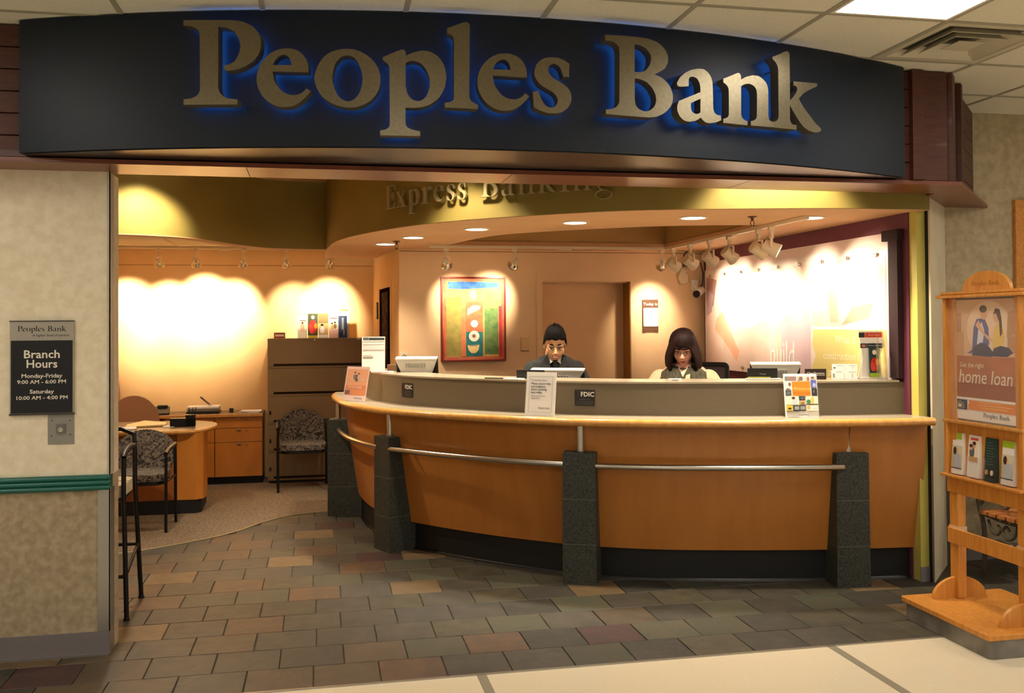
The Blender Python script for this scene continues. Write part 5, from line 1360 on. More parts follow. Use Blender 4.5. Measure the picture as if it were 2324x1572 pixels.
# security cameras in the corner
cmn = thing('security_camera', 'white bullet security camera with a black lens hood', 'camera', (3.62, 8.68, 1.98))
MB().box(-.035, .035, .05, .068, -.01, .10).build('mount_plate', WHITEP, cmn, smooth=0, bevel=.004)
MB().tube([(0, .055, .05), (-.015, .0, .03), (-.01, -.05, -.005)], .014, 10).build('arm', WHITEP, cmn)
ax = Vector((-.62, -.62, -.28)).normalized(); qq = ax.to_track_quat('Z', 'Y').to_matrix().to_4x4()
MB().lathe([(.0, -.07), (.032, -.07), (.036, -.06), (.036, .06), (.0, .062)], 20, Matrix.Translation((-.01, -.08, -.025)) @ qq).build('housing', WHITEP, cmn)
MB().lathe([(.0, .058), (.034, .058), (.034, .085), (.024, .086), (.0, .080)], 20, Matrix.Translation((-.01, -.08, -.025)) @ qq).build('lens_hood', BLACKP, cmn)
MB().tube([(.02, .0, .0), (.07, .03, .06), (.085, .05, .16), (.06, .055, .27)], .005, 8).build('cable', BLACKM, cmn)
cm2 = thing('security_camera', 'small black security camera on a pale bracket above the bullet camera', 'camera', (3.50, 8.68, 2.15))
MB().prism([(-.03, -.12), (.05, -.10), (.05, -.03), (.02, .0), (.05, .03), (-.02, .05), (-.06, -.05)], -.02, .02, Matrix.Translation((0, .045, 0)) @ Matrix.Rotation(PI/2, 4, 'X')).build('bracket', mat('bracket_cream', (222, 200, 164), .6), cm2, bevel=.008)
MB().box(-.03, .03, -.06, .02, .05, .10).build('body', BLACKP, cm2, smooth=0, bevel=.008)
MB().lathe([(.0, 0), (.018, 0), (.018, .02), (.0, .02)], 14, Matrix.Translation((-.0, -.058, .075)) @ Matrix.Rotation(PI/2, 4, 'X')).build('lens', BLACKM, cm2)
MB().tube([(.02, .02, .09), (.0, .04, .16), (.03, .05, .20), (.10, .05, .215)], .006, 8).build('cable', BLACKM, cm2)
# hours sign on the entrance wall
hs = thing('hours_sign', 'black branch hours sign with a silver top panel', 'sign', M=frame((-1.348, 5.109, 1.453), (1, 0, 0), (0, 0, 1)))
HW, HH = .148, .231
MB().box(-HW, HW, -HH, HH, 0, .012).build('back_plate', mat('sign_silver', (176, 168, 154), .4, .5), hs, smooth=0)
MB().box(-HW+.006, HW-.006, -HH+.006, .135, .012, .015).build('black_panel', mat('sign_black', (26, 24, 26), .35), hs, smooth=0)
MB().box(-HW-.002, HW+.002, -HH-.004, -HH+.004, 0, .018).build('bottom_rail', mat('sign_rail', (60, 56, 52), .4), hs, smooth=0)
MB().box(-HW-.002, HW+.002, HH-.002, HH+.003, 0, .016).build('top_rail', MATS['sign_rail'], hs, smooth=0)
bank_name('bank_name', -.115, .180, .228, INK, hs, T(0, 0, .0121))
text('motto', 'A higher level of service', .0175, INK, hs, T(.040, .155, .0121), .004, shear=.25)
SW = mat('sign_white', (232, 224, 210), .5)
for ln, yy, sz, wd in (('Branch', .048, .056, .165), ('Hours', .000, .056, .142), ('Monday-Friday', -.050, .028, .188), ('9:00 AM - 6:00 PM', -.079, .026, .225), ('Saturday', -.128, .028, .112), ('10:00 AM - 4:00 PM', -.158, .026, .236)):
    text('line', ln, sz, SW, hs, T(0, yy, .0151), .016, width=wd)
kp = thing('key_switch', 'grey metal key switch plate below the hours sign', 'switch', M=frame((-1.262, 5.109, 1.146), (1, 0, 0), (0, 0, 1)))
MB().box(-.061, .061, -.078, .074, 0, .003).build('plate', mat('switch_grey', (150, 146, 138), .4, .4), kp, smooth=0)
MB().prism(rrect(-.022, -.024, .022, .024, .006), .003, .010).build('bezel', mat('bezel_grey', (128, 124, 116), .35, .6), kp, bevel=.002)
MB().lathe([(0, 0), (.012, 0), (.012, .004), (.0, .006)], 16, T(0, -.004, .010)).build('key_barrel', STEEL, kp)
for dx, dy in ((.042, .04), (-.044, -.036), (.044, -.03), (-.042, .042)): MB().lathe([(0, 0), (.0035, 0), (.003, .002), (0, .0025)], 8, T(dx, dy, .003)).build('screw', CHARCOAL, kp)
# framed notice on the right wall
fn = thing('wall_frame', 'oak framed cream board on the right wall', 'frame', M=frame((5.10, 5.788, 1.90), (1, 0, 0), (0, 0, 1)))
MB().prism([(-.33, -.6), (.33, -.6), (.33, .6), (-.33, .6)], 0, .03, None, 0, [[(-.25, -.52), (.25, -.52), (.25, .52), (-.25, .52)]]).build('frame', PINE, fn, smooth=0, bevel=.004)
MB().box(-.26, .26, -.53, .53, .004, .012).build('board', CREAM, fn, smooth=0)

# ================================================================== brochure stand on the concourse (panel faces the entrance)
bs = thing('brochure_stand', 'oak floor stand with a home loan poster and leaflet racks', 'display stand', (3.48, 4.42, 0.004))
MB().prism(rrect(-.285, -.345, .325, .345, .03), 0.0, .095).build('plinth', mat('scuffed_grey', (140, 136, 128), .45, .3, rgb2=(116, 112, 106), scale=9), bs, bevel=.004)
MB().prism(rrect(-.300, -.358, .340, .358, .02), .095, .120).build('base_board', PINE, bs, bevel=.007, seg=3)
MX = Matrix(((0, 0, 1, 0), (1, 0, 0, 0), (0, 1, 0, 0), (0, 0, 0, 1)))      # local (a, b, c) -> (y=a, z=b, x=c)
MY = Matrix(((1, 0, 0, 0), (0, 0, 1, 0), (0, 1, 0, 0), (0, 0, 0, 1)))      # local (a, b, c) -> (x=a, z=b, y=c)
for s in (-1, 1):
    y = s*.262
    pst = MB().box(-.026, .026, y-.036, y+.036, .12, 1.775).build('post', PINE, bs, smooth=0, bevel=.006)
    for a, b in ((-.17, -.026), (.026, .17)):
        half = ell(0, 0, .165, .115, 14, 0, PI)
        pts = [(p[0], p[1]) for p in half if (p[0] >= .02 if b > 0 else p[0] <= -.02)]
        pts = pts+[(.02*(1 if b > 0 else -1), 0)] if b > 0 else pts+[(-.165, 0)]
        if b > 0: pts = [(.165*math.cos(t*PI/28), .115*math.sin(t*PI/28)) for t in range(14)]+[(.0265, .1135), (.0265, 0)]
        else: pts = [(-.165*math.cos(t*PI/28), .115*math.sin(t*PI/28)) for t in range(14)]+[(-.0265, .1135), (-.0265, 0)]
        MB().prism(pts, y-.011, y+.011, Matrix.Translation((0, 0, .12)) @ MY).build('foot_bracket', PINE, bs, bevel=.003)
    for z0, z1 in ((.415, .515), (.715, .80)):
        MB().box(-.0285, .0285, y-.0385, y+.0385, z0, z1).build('tape_band', mat('pale_wood', (214, 180, 140), .5), pst, smooth=0)
MB().box(-.040, -.022, -.30, .30, .42, .505).build('cross_rail', PINE, bs, smooth=0, bevel=.004)
MB().box(-.038, -.020, -.30, .30, .70, .79).build('cross_rail', PINE, bs, smooth=0, bevel=.004)
MB().box(-.075, .03, -.31, .31, .79, .805).build('rack_shelf', PINE, bs, smooth=0, bevel=.004)
MB().box(-.012, .004, -.29, .29, .80, 1.10).build('rack_back', PINE, bs, smooth=0)
MB().box(-.055, .03, -.31, .31, 1.088, 1.108).build('poster_sill', MAPLE_EDGE, bs, smooth=0, bevel=.006)
for s in (-1, 1): MB().box(-.05, .02, s*.29-.012, s*.29+.012, .80, 1.775).build('side_strip', PINE, bs, smooth=0, bevel=.004)
MB().box(-.07, .05, -.335, .335, 1.775, 1.793).build('cornice', PINE, bs, smooth=0, bevel=.005)
MB().box(-.055, .04, -.315, .315, 1.793, 1.811).build('cornice', PINE, bs, smooth=0, bevel=.006)
arch = MB().prism(ell(0, 0, .185, .105, 24, 0, PI), -.011, .011, Matrix.Translation((0, 0, 1.811)) @ MX).build('arch_board', PINE, bs, bevel=.003)
SIDE = frame((0, 0, 0), (0, -1, 0), (0, 0, 1))
bank_name('bank_name', -.11, 0, .22, mat('engraved', (168, 104, 44), .6), arch, Matrix.Translation((-.0112, 0, 1.838)) @ SIDE, thick=.0006)
MB().box(-.012, .0, -.276, .276, 1.11, 1.773).build('poster_backing', mat('backing_blue', (96, 108, 116), .5), bs, smooth=0)
ps_ = MB().box(-.018, -.0155, -.262, .268, 1.115, 1.765).build('poster', PAPER, bs, smooth=0)
MB().box(-.030, -.028, -.272, .272, 1.11, 1.772).build('clear_cover', mat('clear_sheet', (255, 255, 255), .05, alpha=.06), bs, smooth=0)
Mp = Matrix.Translation((-.018, 0, 1.115)) @ SIDE
def pm(n, a, b=None, s=6): return mat('loan_'+n, a, .6, rgb2=b or a, scale=s)
WARMW = pm('light', (240, 214, 186), (236, 202, 168)); FLOORP = pm('floorwood', (188, 112, 66), (170, 96, 56)); BOXB = pm('carton', (200, 150, 106), (186, 136, 94))
art = [((-.268, .22, .262, .65), pm('wall', (214, 174, 138), (226, 188, 152))), (ell(.03, .49, .17, .15, 24), WARMW),
       ((-.268, .12, .262, .345), FLOORP), ((-.268, .12, .262, .20), pm('floordeep', (150, 78, 44), (160, 86, 50))),
       ((-.268, .36, -.185, .58), BOXB), ((-.268, .345, -.165, .475), pm('carton2', (206, 160, 116))), ([(.165, .45), (.262, .47), (.262, .60), (.175, .58)], BOXB), ((.17, .345, .262, .455), pm('carton3', (190, 140, 98))),
       # man sitting
       ([(-.14, .36), (-.10, .38), (-.085, .50), (-.06, .545), (.0, .55), (.03, .50), (.035, .41), (-.02, .39), (-.06, .36)], pm('denim', (92, 96, 150))),
       ([(-.06, .41), (-.02, .40), (.0, .48), (-.02, .53), (-.045, .50)], pm('tee', (226, 222, 230))),
       ([(-.07, .51), (.02, .44), (.07, .415), (.075, .43), (.0, .47), (-.045, .54)], SKINP),
       ([(-.10, .348), (.05, .345), (.075, .36), (.02, .41), (-.03, .42), (-.09, .39)], pm('jeans', (52, 58, 84))),
       (ell(-.005, .575, .026, .034, 16), SKINP), (ell(-.008, .598, .028, .020, 16), pm('hair', (64, 44, 34))),
       # woman sitting
       ([(.06, .38), (.12, .375), (.15, .44), (.14, .50), (.10, .525), (.07, .49)], pm('yellow', (232, 196, 104))),
       ([(.05, .348), (.17, .348), (.215, .365), (.18, .395), (.12, .405), (.07, .39)], pm('skirt', (48, 50, 78))),
       ([(.17, .348), (.235, .35), (.235, .372), (.20, .365)], SKINP),
       (ell(.092, .555, .024, .032, 16), SKINP), ([(.068, .57), (.085, .60), (.115, .595), (.128, .55), (.135, .47), (.118, .45), (.112, .53), (.09, .575)], pm('hair2', (76, 46, 32))),
       ((-.268, .108, .262, .12), PAPER), ((-.262, .052, -.145, .106), NAVYP), ([(-.24, .058), (-.165, .058), (-.165, .085), (-.20, .103), (-.24, .085)], pm('house', (120, 110, 100))), ((-.215, .066, -.19, .08), CRM),
       ([(-.135, .055), (.262, .055), (.262, .106), (-.13, .106), (-.125, .092), (-.135, .08)], ORNG), ((-.06, .084, .20, .088), mat('loan_pale', (244, 190, 110), .6)), ((-.03, .07, .17, .074), MATS['loan_pale']), ((-.06, .098, .12, .101), MATS['loan_pale'])]
decal('print', art, ps_, Mp, step=.0001, base=.0002)
text('words', 'Get the right', .036, CRM, ps_, Mp @ T(-.10, .285, .0045), 0)
text('words', 'home loan', .105, CRM, ps_, Mp @ T(.0, .20, .0045), 0, shear=.18, width=.41)
bank_name('bank_name', -.02, .022, .20, INKG, ps_, Mp @ T(0, 0, .0012))
# leaflets in the rack: each bundle its own thing
def rack_leaflet(y, items, paper, label, w=.085, h=.225):
    r = thing('rack_leaflet', label, 'leaflet', M=Matrix.Translation((3.48-.030, 4.42+y, .813)) @ SIDE @ Matrix.Rotation(math.radians(-5), 4, 'X'))
    MB().box(-w/2, w/2, 0, h, -.022, .012).build('sheets', paper, r, smooth=0)
    decal('print', items, r, T(0, 0, .012))
    hb = MB(); hb.box(-w/2-.004, w/2+.004, -.003, h*.5, .018, .020); hb.box(-w/2-.004, w/2+.004, -.004, 0, -.024, .020); hb.build('pocket', CLEAR, r, smooth=0)
    return r
def woman_photo(): return [((-.0425, .03, .0425, .155), pm('garden', (196, 200, 160), (224, 216, 190))), (ell(.005, .07, .026, .045), pm('blouse', (200, 202, 214))), (ell(-.005, .125, .013, .018), SKINP), (ell(-.018, .125, .013, .022), MATS['loan_hair']), ((-.0425, .03, .0425, .034), BLK)]
rack_leaflet(.215, [((-.0425, .19, .030, .225), LIME), ((-.0425, 0, .0425, .03), PAPER)]+woman_photo(), PAPER, 'lime topped leaflet of a woman in the rack slot beside the post')
rack_leaflet(.085, [((-.028, .198, .034, .212), mat('print_coral', (226, 88, 84), .7)), ((-.032, .085, .034, .195), CRM)]+[(ell(-.012, .135, .02, .035), SLT), (ell(.005, .172, .011, .016), SKINP), (ell(.004, .183, .013, .010), MATS['loan_hair']), (ell(-.018, .158, .011, .014), SKINP), (ell(-.02, .168, .013, .009), MATS['loan_hair']), ((-.032, .085, .034, .11), TANP)], PAPER, 'white leaflet with a hugging couple under a coral line')
rack_leaflet(-.045, [((-.0425, .02, .0425, .06), BLK)]+[((-.03, .085+.014*k, .03-.008*(k % 3), .090+.014*k), mat('print_teal', (70, 96, 90), .7)) for k in range(9)]+[(ell(-.02, .045, .010, .014), TANP), (ell(.02, .045, .008, .014), CRM)], DKGREEN, 'dark green leaflet full of small text in the rack')
rack_leaflet(-.175, [((-.0425, .19, .0425, .225), LIME), ((-.0425, 0, .0425, .03), PAPER)]+woman_photo(), PAPER, 'lime topped leaflet of a woman beside the dark green leaflet')

# ================================================================== park bench behind the stand
IRON = mat('bench_iron', (96, 86, 70), .5, .4, rgb2=(80, 72, 58), scale=30)
bn = thing('bench', 'park bench with scrolled iron ends and wooden slats', 'bench', (4.22, 5.02, 0.0075))
def iron_end(x):
    r = empty('iron_end', (x, 0, 0)); r.parent = bn
    def bar(name, pts, rad=.013, n=6): MB().tube([(0, p[0], p[1]) for p in catmull(pts, n)], rad, 8).build(name, IRON, r)
    bar('front_leg', [(.0, 0), (.03, .06), (.05, .16), (.03, .30), (.0, .40), (.02, .47), (.05, .55), (.03, .63)])
    bar('rear_leg', [(.42, 0), (.40, .10), (.40, .30), (.44, .44), (.50, .70), (.54, .88)], .015)
    bar('arm', [(-.02, .60), (.01, .655), (.08, .675), (.18, .655), (.28, .615), (.40, .61), (.47, .66)], .015)
    bar('seat_bar', [(.0, .40), (.10, .385), (.25, .385), (.42, .40)], .013)
    bar('leg_arch', [(.03, .10), (.09, .20), (.18, .255), (.28, .25), (.36, .19), (.40, .09)], .011)
    bar('scroll', [(.05, .44), (.12, .56), (.20, .58), (.24, .52), (.20, .47), (.16, .50), (.17, .535)], .010)
    bar('scroll', [(.42, .46), (.35, .56), (.30, .585), (.27, .55), (.295, .52), (.32, .54)], .010)
    bar('scroll', [(.10, .37), (.13, .30), (.19, .28), (.23, .32), (.20, .355), (.17, .335)], .009)
    bar('scroll', [(.36, .37), (.33, .31), (.28, .29), (.25, .325), (.275, .35)], .009)
iron_end(0.0); iron_end(1.25)
BENCHW = mat('bench_slat', (176, 112, 56), .45, rgb2=(142, 82, 40), scale=6, stretch=(1.2, 14, 14))
for k in range(5): MB().box(-.04, 1.29, .0+k*.082, .068+k*.082, .402, .428).build('seat_slat', BENCHW, bn, smooth=0, bevel=.004)
for k in range(4):
    z = .50+k*.095; yb = .455+(z-.44)*.235
    MB().box(-.04, 1.29, yb-.012, yb+.012, z, z+.075).build('back_slat', BENCHW, bn, smooth=0, bevel=.004)

# ================================================================== people
HAIRDK = mat('hair_black', (11, 9, 9), .75, spec=.12, rgb2=(18, 16, 15), scale=60, stretch=(1, 1, .2))
HAIRBR = mat('hair_brown', (24, 13, 12), .6, spec=.2, rgb2=(46, 22, 20), scale=50, stretch=(1, 1, .12))
SKIN1 = mat('skin_tan', (228, 176, 132), .5, rgb2=(221, 166, 122), scale=12)
SKIN2 = mat('skin_rosy', (240, 184, 158), .5, rgb2=(234, 170, 146), scale=12)
LIPS = mat('lip', (164, 84, 74), .4); EYEW = mat('eye_white', (232, 226, 216), .25); EYED = mat('eye_dark', (32, 22, 18), .2); TEETH = mat('teeth', (238, 230, 216), .3)
def loft(mb, secs, seg=24, mi=0):
    """sections: (cx, cy, cz, rx, ry)"""
    vs = []; fs = []; n = len(secs)
    for cx, cy, cz, rx, ry in secs:
        for j in range(seg):
            a = 2*PI*j/seg
            ca, sa = math.cos(a), math.sin(a)
            vs.append((cx+rx*math.copysign(abs(ca)**.85, ca), cy+ry*math.copysign(abs(sa)**.85, sa), cz))
    for i in range(n-1):
        for j in range(seg): fs.append((i*seg+j, i*seg+(j+1) % seg, (i+1)*seg+(j+1) % seg, (i+1)*seg+j))
    fs.append(tuple(range(seg))[::-1]); fs.append(tuple(range((n-1)*seg, n*seg)))
    mb.add(vs, fs, None, mi)
def limb(mb, pts, radii, n=5, seg=14):
    P = catmull(pts, n); R = [v.x for v in catmull([(r, 0, 0) for r in radii], n)]
    mb.tube([tuple(p) for p in P], 0, seg, radii=R)
    mb.ball(pts[0], radii[0], radii[0], radii[0], 12, 8); mb.ball(pts[-1], radii[-1], radii[-1], radii[-1], 12, 8)
def fuse(o, voxel, smooth=5):
    r = o.modifiers.new('fuse', 'REMESH'); r.mode = 'VOXEL'; r.voxel_size = voxel; r.use_smooth_shade = True
    s = o.modifiers.new('smooth', 'SMOOTH'); s.factor = .5; s.iterations = smooth
def hand(mb, w, side, d):
    """hand at wrist point w: palm, four bent fingers of different lengths and a thumb; d = pointing direction"""
    w = Vector(w); d = Vector(d).normalized(); up = Vector((0, 0, 1)); sd = d.cross(up).normalized()
    pc = w+d*.05
    P = [w, w+d*.03, w+d*.085]
    mb.tube([tuple(p) for p in P], 0, 12, radii=[.024, .034, .036])
    mb.ball(tuple(pc), .036, .036, .018, 14, 8)
    for k, (o_, L) in enumerate(((-.027, .062), (-.009, .072), (.009, .068), (.026, .052))):
        b = w+d*.082+sd*o_
        mb.tube([tuple(b), tuple(b+d*L*.45+up*.010), tuple(b+d*L*.8-up*.002), tuple(b+d*L-up*.016)], 0, 8, radii=[.0095, .009, .008, .0068])
    t = w+d*.028-sd*.024*side
    mb.tube([tuple(t), tuple(t-sd*.030*side+d*.026), tuple(t-sd*.034*side+d*.058-up*.006)], 0, 8, radii=[.012, .0105, .008])
def head_shape(mb, H, s=1.0, female=False):
    """head parts around the local origin at the head centre, face towards -y; H places it"""
    def ball(c, rx, ry, rz, seg=18, rings=12): mb.ball((c[0]*s, c[1]*s, c[2]*s), rx*s, ry*s, rz*s, seg, rings, H)
    ball((0, .012, .026), .0745, .094, .092, 24, 16)             # cranium
    ball((0, -.018, -.035), .064 if female else .062, .070, .076, 22, 14)            # face
    ball((0, -.040, -.088), .034 if female else .036, .034, .026)            # chin
    for sx in (-1, 1):
        ball((sx*.040, -.046, -.030), .026, .026, .030)            # cheeks
        ball((sx*.046, .0, -.062), .020, .034, .032)               # jaw corners
        ball((sx*.030, -.072, .018), .026, .014, .009)             # brow ridge
        mb.ball((sx*.0745*s, .012*s, -.012*s), .009*s, .020*s, .032*s, 12, 10, H)   # ears
    # nose
    mb.tube([tuple(H @ Vector((0, -.082*s, .008*s))), tuple(H @ Vector((0, -.095*s, -.018*s))), tuple(H @ Vector((0, -.104*s, -.036*s)))], 0, 10, radii=[.008*s, .0105*s, .0125*s])
    ball((-.011, -.092, -.038), .009, .010, .008); ball((.011, -.092, -.038), .009, .010, .008)
    ball((0, -.078, -.066), .024, .012, .010)                      # mouth mound
def face_bits(root, H, s, glasses, smile, brow):
    for sx in (-1, 1):
        e = MB().ball((sx*.030*s, -.0735*s, -.002*s), .0125*s, .010*s, .0078*s, 14, 10, H).build('eye', EYEW, root)
        MB().ball((sx*.030*s, -.0825*s, -.005*s), .0055*s, .003*s, .0055*s, 10, 8, H).build('iris', EYED, e)
        MB().tube([tuple(H @ Vector((sx*x*s, y*s, z*s))) for x, y, z in ((.014, -.0875, .022), (.030, -.0865, .029), (.048, -.074, .022))], 0, 8, radii=[.0042*s, .0048*s, .002*s]).build('eyebrow', brow, root)
        MB().tube([tuple(H @ Vector((sx*x*s, y*s, z*s))) for x, y, z in ((.017, -.0845, .003), (.030, -.0855, .0062), (.043, -.077, .0015))], .0022*s, 6).build('eyelid', brow, root)
    if smile:
        pts = [(-.026, -.0800, -.060), (-.014, -.0895, -.069), (0, -.092, -.0715), (.014, -.0895, -.069), (.026, -.0800, -.060)]
        MB().tube([tuple(H @ Vector((x*s, y*s, z*s))) for x, y, z in pts], 0, 8, radii=[.002*s, .0045*s, .0055*s, .0045*s, .002*s]).build('lower_lip', LIPS, root)
        MB().tube([tuple(H @ Vector((x*s, (y-.001)*s, (z+.0065)*s))) for x, y, z in pts[1:-1]], .0042*s, 8).build('teeth', TEETH, root)
        MB().tube([tuple(H @ Vector((x*s, (y+.001)*s, (z+.0115-abs(x)*.12)*s))) for x, y, z in pts], 0, 8, radii=[.002*s, .0036*s, .004*s, .0036*s, .002*s]).build('upper_lip', LIPS, root)
    else:
        pts = [(-.021, -.0815, -.066), (-.010, -.0895, -.0655), (0, -.091, -.067), (.010, -.0895, -.0655), (.021, -.0815, -.066)]
        MB().tube([tuple(H @ Vector((x*s, y*s, z*s))) for x, y, z in pts], 0, 8, radii=[.002*s, .004*s, .004*s, .004*s, .002*s]).build('upper_lip', LIPS, root)
        MB().tube([tuple(H @ Vector((x*.85*s, (y-.001)*s, (z-.008)*s))) for x, y, z in pts], 0, 8, radii=[.002*s, .0045*s, .0055*s, .0045*s, .002*s]).build('lower_lip', LIPS, root)
    if glasses:
        g = MB()
        for sx in (-1, 1):
            g.tube([tuple(H @ Vector(((sx*.031+.022*math.cos(a))*s, (-.094+abs(sx*.031+.022*math.cos(a))*.16)*s, (-.003+.015*math.sin(a))*s))) for a in [k*PI/8 for k in range(16)]], .0014*s, 6, closed=True)
            g.tube([tuple(H @ Vector((sx*.053*s, -.086*s, .002*s))), tuple(H @ Vector((sx*.076*s, -.03*s, .002*s))), tuple(H @ Vector((sx*.078*s, .02*s, -.002*s)))], .0016*s, 6)
        g.tube([tuple(H @ Vector((-.009*s, -.093*s, .0))), tuple(H @ Vector((.009*s, -.093*s, .0)))], .0014*s, 6)
        g.build('glasses', glasses, root)
def stool(root_name, label, x, y, rz, mm, mesh_back=True, up=0.0):
    r = thing(root_name, label, 'chair', (x, y, 0), rz)
    MB().prism(rrect(-.23, -.22, .23, .22, .09, 6), .70+up, .77+up).build('seat', mm, r, bevel=.022, seg=3)
    MB().tube([(0, 0, .10), (0, 0, .70+up)], .03, 14).build('column', BLACKM, r)
    MB().tube([(.20*math.cos(a), .20*math.sin(a), .36) for a in [k*PI/10 for k in range(20)]], .011, 8, closed=True).build('foot_ring', STEEL, r)
    for k in range(5):
        a = k*2*PI/5+.3
        l_ = MB().tube([(0, 0, .10), (.28*math.cos(a), .28*math.sin(a), .06)], .02, 8).build('base_arm', BLACKP, r)
        MB().ball((.28*math.cos(a), .28*math.sin(a), .03), .03, .03, .03, 12, 8).build('castor', BLACKP, l_)
    if not mesh_back: return r
    Mb = Matrix.Translation((0, .27, .92)) @ Matrix.Rotation(math.radians(82), 4, 'X')
    o = rrect(-.20, 0, .20, .43, .04, 4); i = rrect(-.175, .03, .175, .40, .03, 4)
    MB().prism(o, -.014, .014, None, 0, [i]).build('back_frame', BLACKP, r, M=Mb, bevel=.005)
    MB().prism(i, -.004, .004).build('back_mesh', mat('chair_mesh', (70, 62, 62), .8), r, smooth=0, M=Mb)
    MB().tube([(0, .0, .70), (0, .22, .70), (0, .30, .80), (0, .28, 1.0)], .016, 8).build('back_post', BLACKM, r)
    return r
def seated_body(root, skin, H, w=1.0, s=1.0, female=False, reach=.36):
    b = MB()
    loft(b, [(0, .05, .76, .165*w, .125*w), (0, .05, .84, .175*w, .13*w), (0, .045, .95, .155*w, .115*w), (0, .03, 1.08, .16*w, .112*w), (0, .01, 1.20, .17*w, .112*w), (0, -.005, 1.28, .165*w, .10*w), (0, -.012, 1.33, .12*w, .085*w), (0, -.02, 1.36, .065*w, .065)])
    limb(b, [(0, -.015, 1.32), (0, -.035, 1.38), tuple(H @ Vector((0, .012, -.06)))], [.062*s, .054*s, .054*s])
    head_shape(b, H, s, female)
    for sx in (-1, 1):
        limb(b, [(sx*.145*w, -.005, 1.245), (sx*.205*w, -.04, 1.13), (sx*.235*w, -.11, 1.07), (sx*.19*w, -.24, 1.06), (sx*.12, -reach, 1.05)], [.045, .042, .038, .034, .026])
        hand(b, (sx*.12, -reach, 1.045), sx, (-sx*.10, -1, -.06))
        limb(b, [(sx*.085, .03, .82), (sx*.10, -.18, .845), (sx*.11, -.40, .83), (sx*.11, -.40, .62), (sx*.11, -.36, .42)], [.09*w, .082*w, .062*w, .055, .042])
        limb(b, [(sx*.11, -.34, .39), (sx*.11, -.40, .375), (sx*.115, -.48, .37)], [.040, .042, .032])
    o = b.build('body', skin, root); fuse(o, .0042, 4)
    return o
# ---- man in a dark suit
MX0, MY0 = 1.755, 6.98
stool('teller_stool', 'tall backless black stool under the person in the suit', MX0, MY0+.06, 0.05, BLACKP, False, .05)
man = thing('person', 'smiling person in dark suit and tie with glasses looking down', 'person', (MX0, MY0, 0.05), -0.20)
Hm = Matrix.Translation((0, -.105, 1.455)) @ Matrix.Rotation(math.radians(20), 4, 'X')
seated_body(man, SKIN1, Hm, 1.0, 1.05)
face_bits(man, Hm, 1.05, mat('wire_frame', (70, 60, 50), .3, .6), True, HAIRDK)
SUIT = mat('suit_charcoal', (42, 44, 42), .85, rgb2=(34, 36, 36), scale=90)
j = MB()
loft(j, [(0, .05, .80, .19, .145), (0, .045, .92, .178, .138), (0, .03, 1.06, .185, .135), (0, .012, 1.18, .20, .135), (0, -.002, 1.27, .198, .122), (0, -.008, 1.318, .172, .110), (0, -.012, 1.352, .118, .086), (0, -.012, 1.372, .07, .068)])
for sx in (-1, 1): limb(j, [(sx*.165, -.005, 1.262), (sx*.222, -.04, 1.15), (sx*.248, -.11, 1.07), (sx*.20, -.24, 1.06), (sx*.13, -.335, 1.055)], [.066, .062, .056, .050, .042])
fuse(j.build('jacket', SUIT, man), .0065, 6)
tr = MB()
for sx in (-1, 1): limb(tr, [(sx*.085, .03, .82), (sx*.10, -.18, .845), (sx*.11, -.40, .83), (sx*.11, -.40, .62), (sx*.11, -.36, .44)], [.105, .095, .076, .070, .060])
fuse(tr.build('trousers', SUIT, man), .008, 4)
SHIRT = mat('shirt_white', (232, 226, 216), .7)
v = MB()
def wedge(pts, t=.006):
    """thin cloth patch given by front points"""
    n = len(pts); vs = [tuple(p) for p in pts]+[(p[0], p[1]+t, p[2]) for p in pts]
    v.add(vs, [tuple(range(n))[::-1], tuple(range(n, 2*n))]+[(i, (i+1) % n, n+(i+1) % n, n+i) for i in range(n)])
wedge([(-.052, -.105, 1.372), (.052, -.105, 1.372), (.030, -.137, 1.26), (0, -.147, 1.12), (-.030, -.137, 1.26)], .04)
v.build('shirt_front', SHIRT, man, smooth=0)
for sx in (-1, 1):
    c = MB(); c.add([(sx*.004, -.130, 1.335), (sx*.050, -.118, 1.300), (sx*.072, -.085, 1.385), (sx*.062, -.060, 1.405), (sx*.030, -.100, 1.385)] + [(sx*.004, -.118, 1.335), (sx*.050, -.106, 1.300), (sx*.064, -.075, 1.385), (sx*.054, -.050, 1.405), (sx*.024, -.090, 1.385)],
                    [(0, 1, 2, 3, 4), (9, 8, 7, 6, 5)]+[(i, 5+i, 5+(i+1) % 5, (i+1) % 5) for i in range(5)]); c.build('collar', SHIRT, man, smooth=0)
    l2 = MB(); l2.add([(sx*.058, -.112, 1.385), (sx*.105, -.118, 1.30), (sx*.085, -.140, 1.22), (sx*.004, -.156, 1.08), (sx*.030, -.144, 1.25)]+[(sx*.058, -.098, 1.385), (sx*.105, -.104, 1.30), (sx*.085, -.124, 1.22), (sx*.004, -.140, 1.08), (sx*.030, -.128, 1.25)],
                      [(0, 1, 2, 3, 4), (9, 8, 7, 6, 5)]+[(i, 5+i, 5+(i+1) % 5, (i+1) % 5) for i in range(5)]); l2.build('lapel', SUIT, man, smooth=0)
tie = MB(); tie.add([(-.019, -.142, 1.338), (.019, -.142, 1.338), (.012, -.150, 1.305), (.026, -.158, 1.15), (0, -.160, 1.09), (-.026, -.158, 1.15), (-.012, -.150, 1.305)]+[(-.019, -.125, 1.338), (.019, -.125, 1.338), (.012, -.135, 1.305), (.026, -.142, 1.15), (0, -.145, 1.09), (-.026, -.142, 1.15), (-.012, -.135, 1.305)],
                    [tuple(range(7))[::-1], tuple(range(7, 14))]+[(i, (i+1) % 7, 7+(i+1) % 7, 7+i) for i in range(7)]); tie.build('tie', mat('tie_black', (22, 22, 28), .5), man, smooth=0)
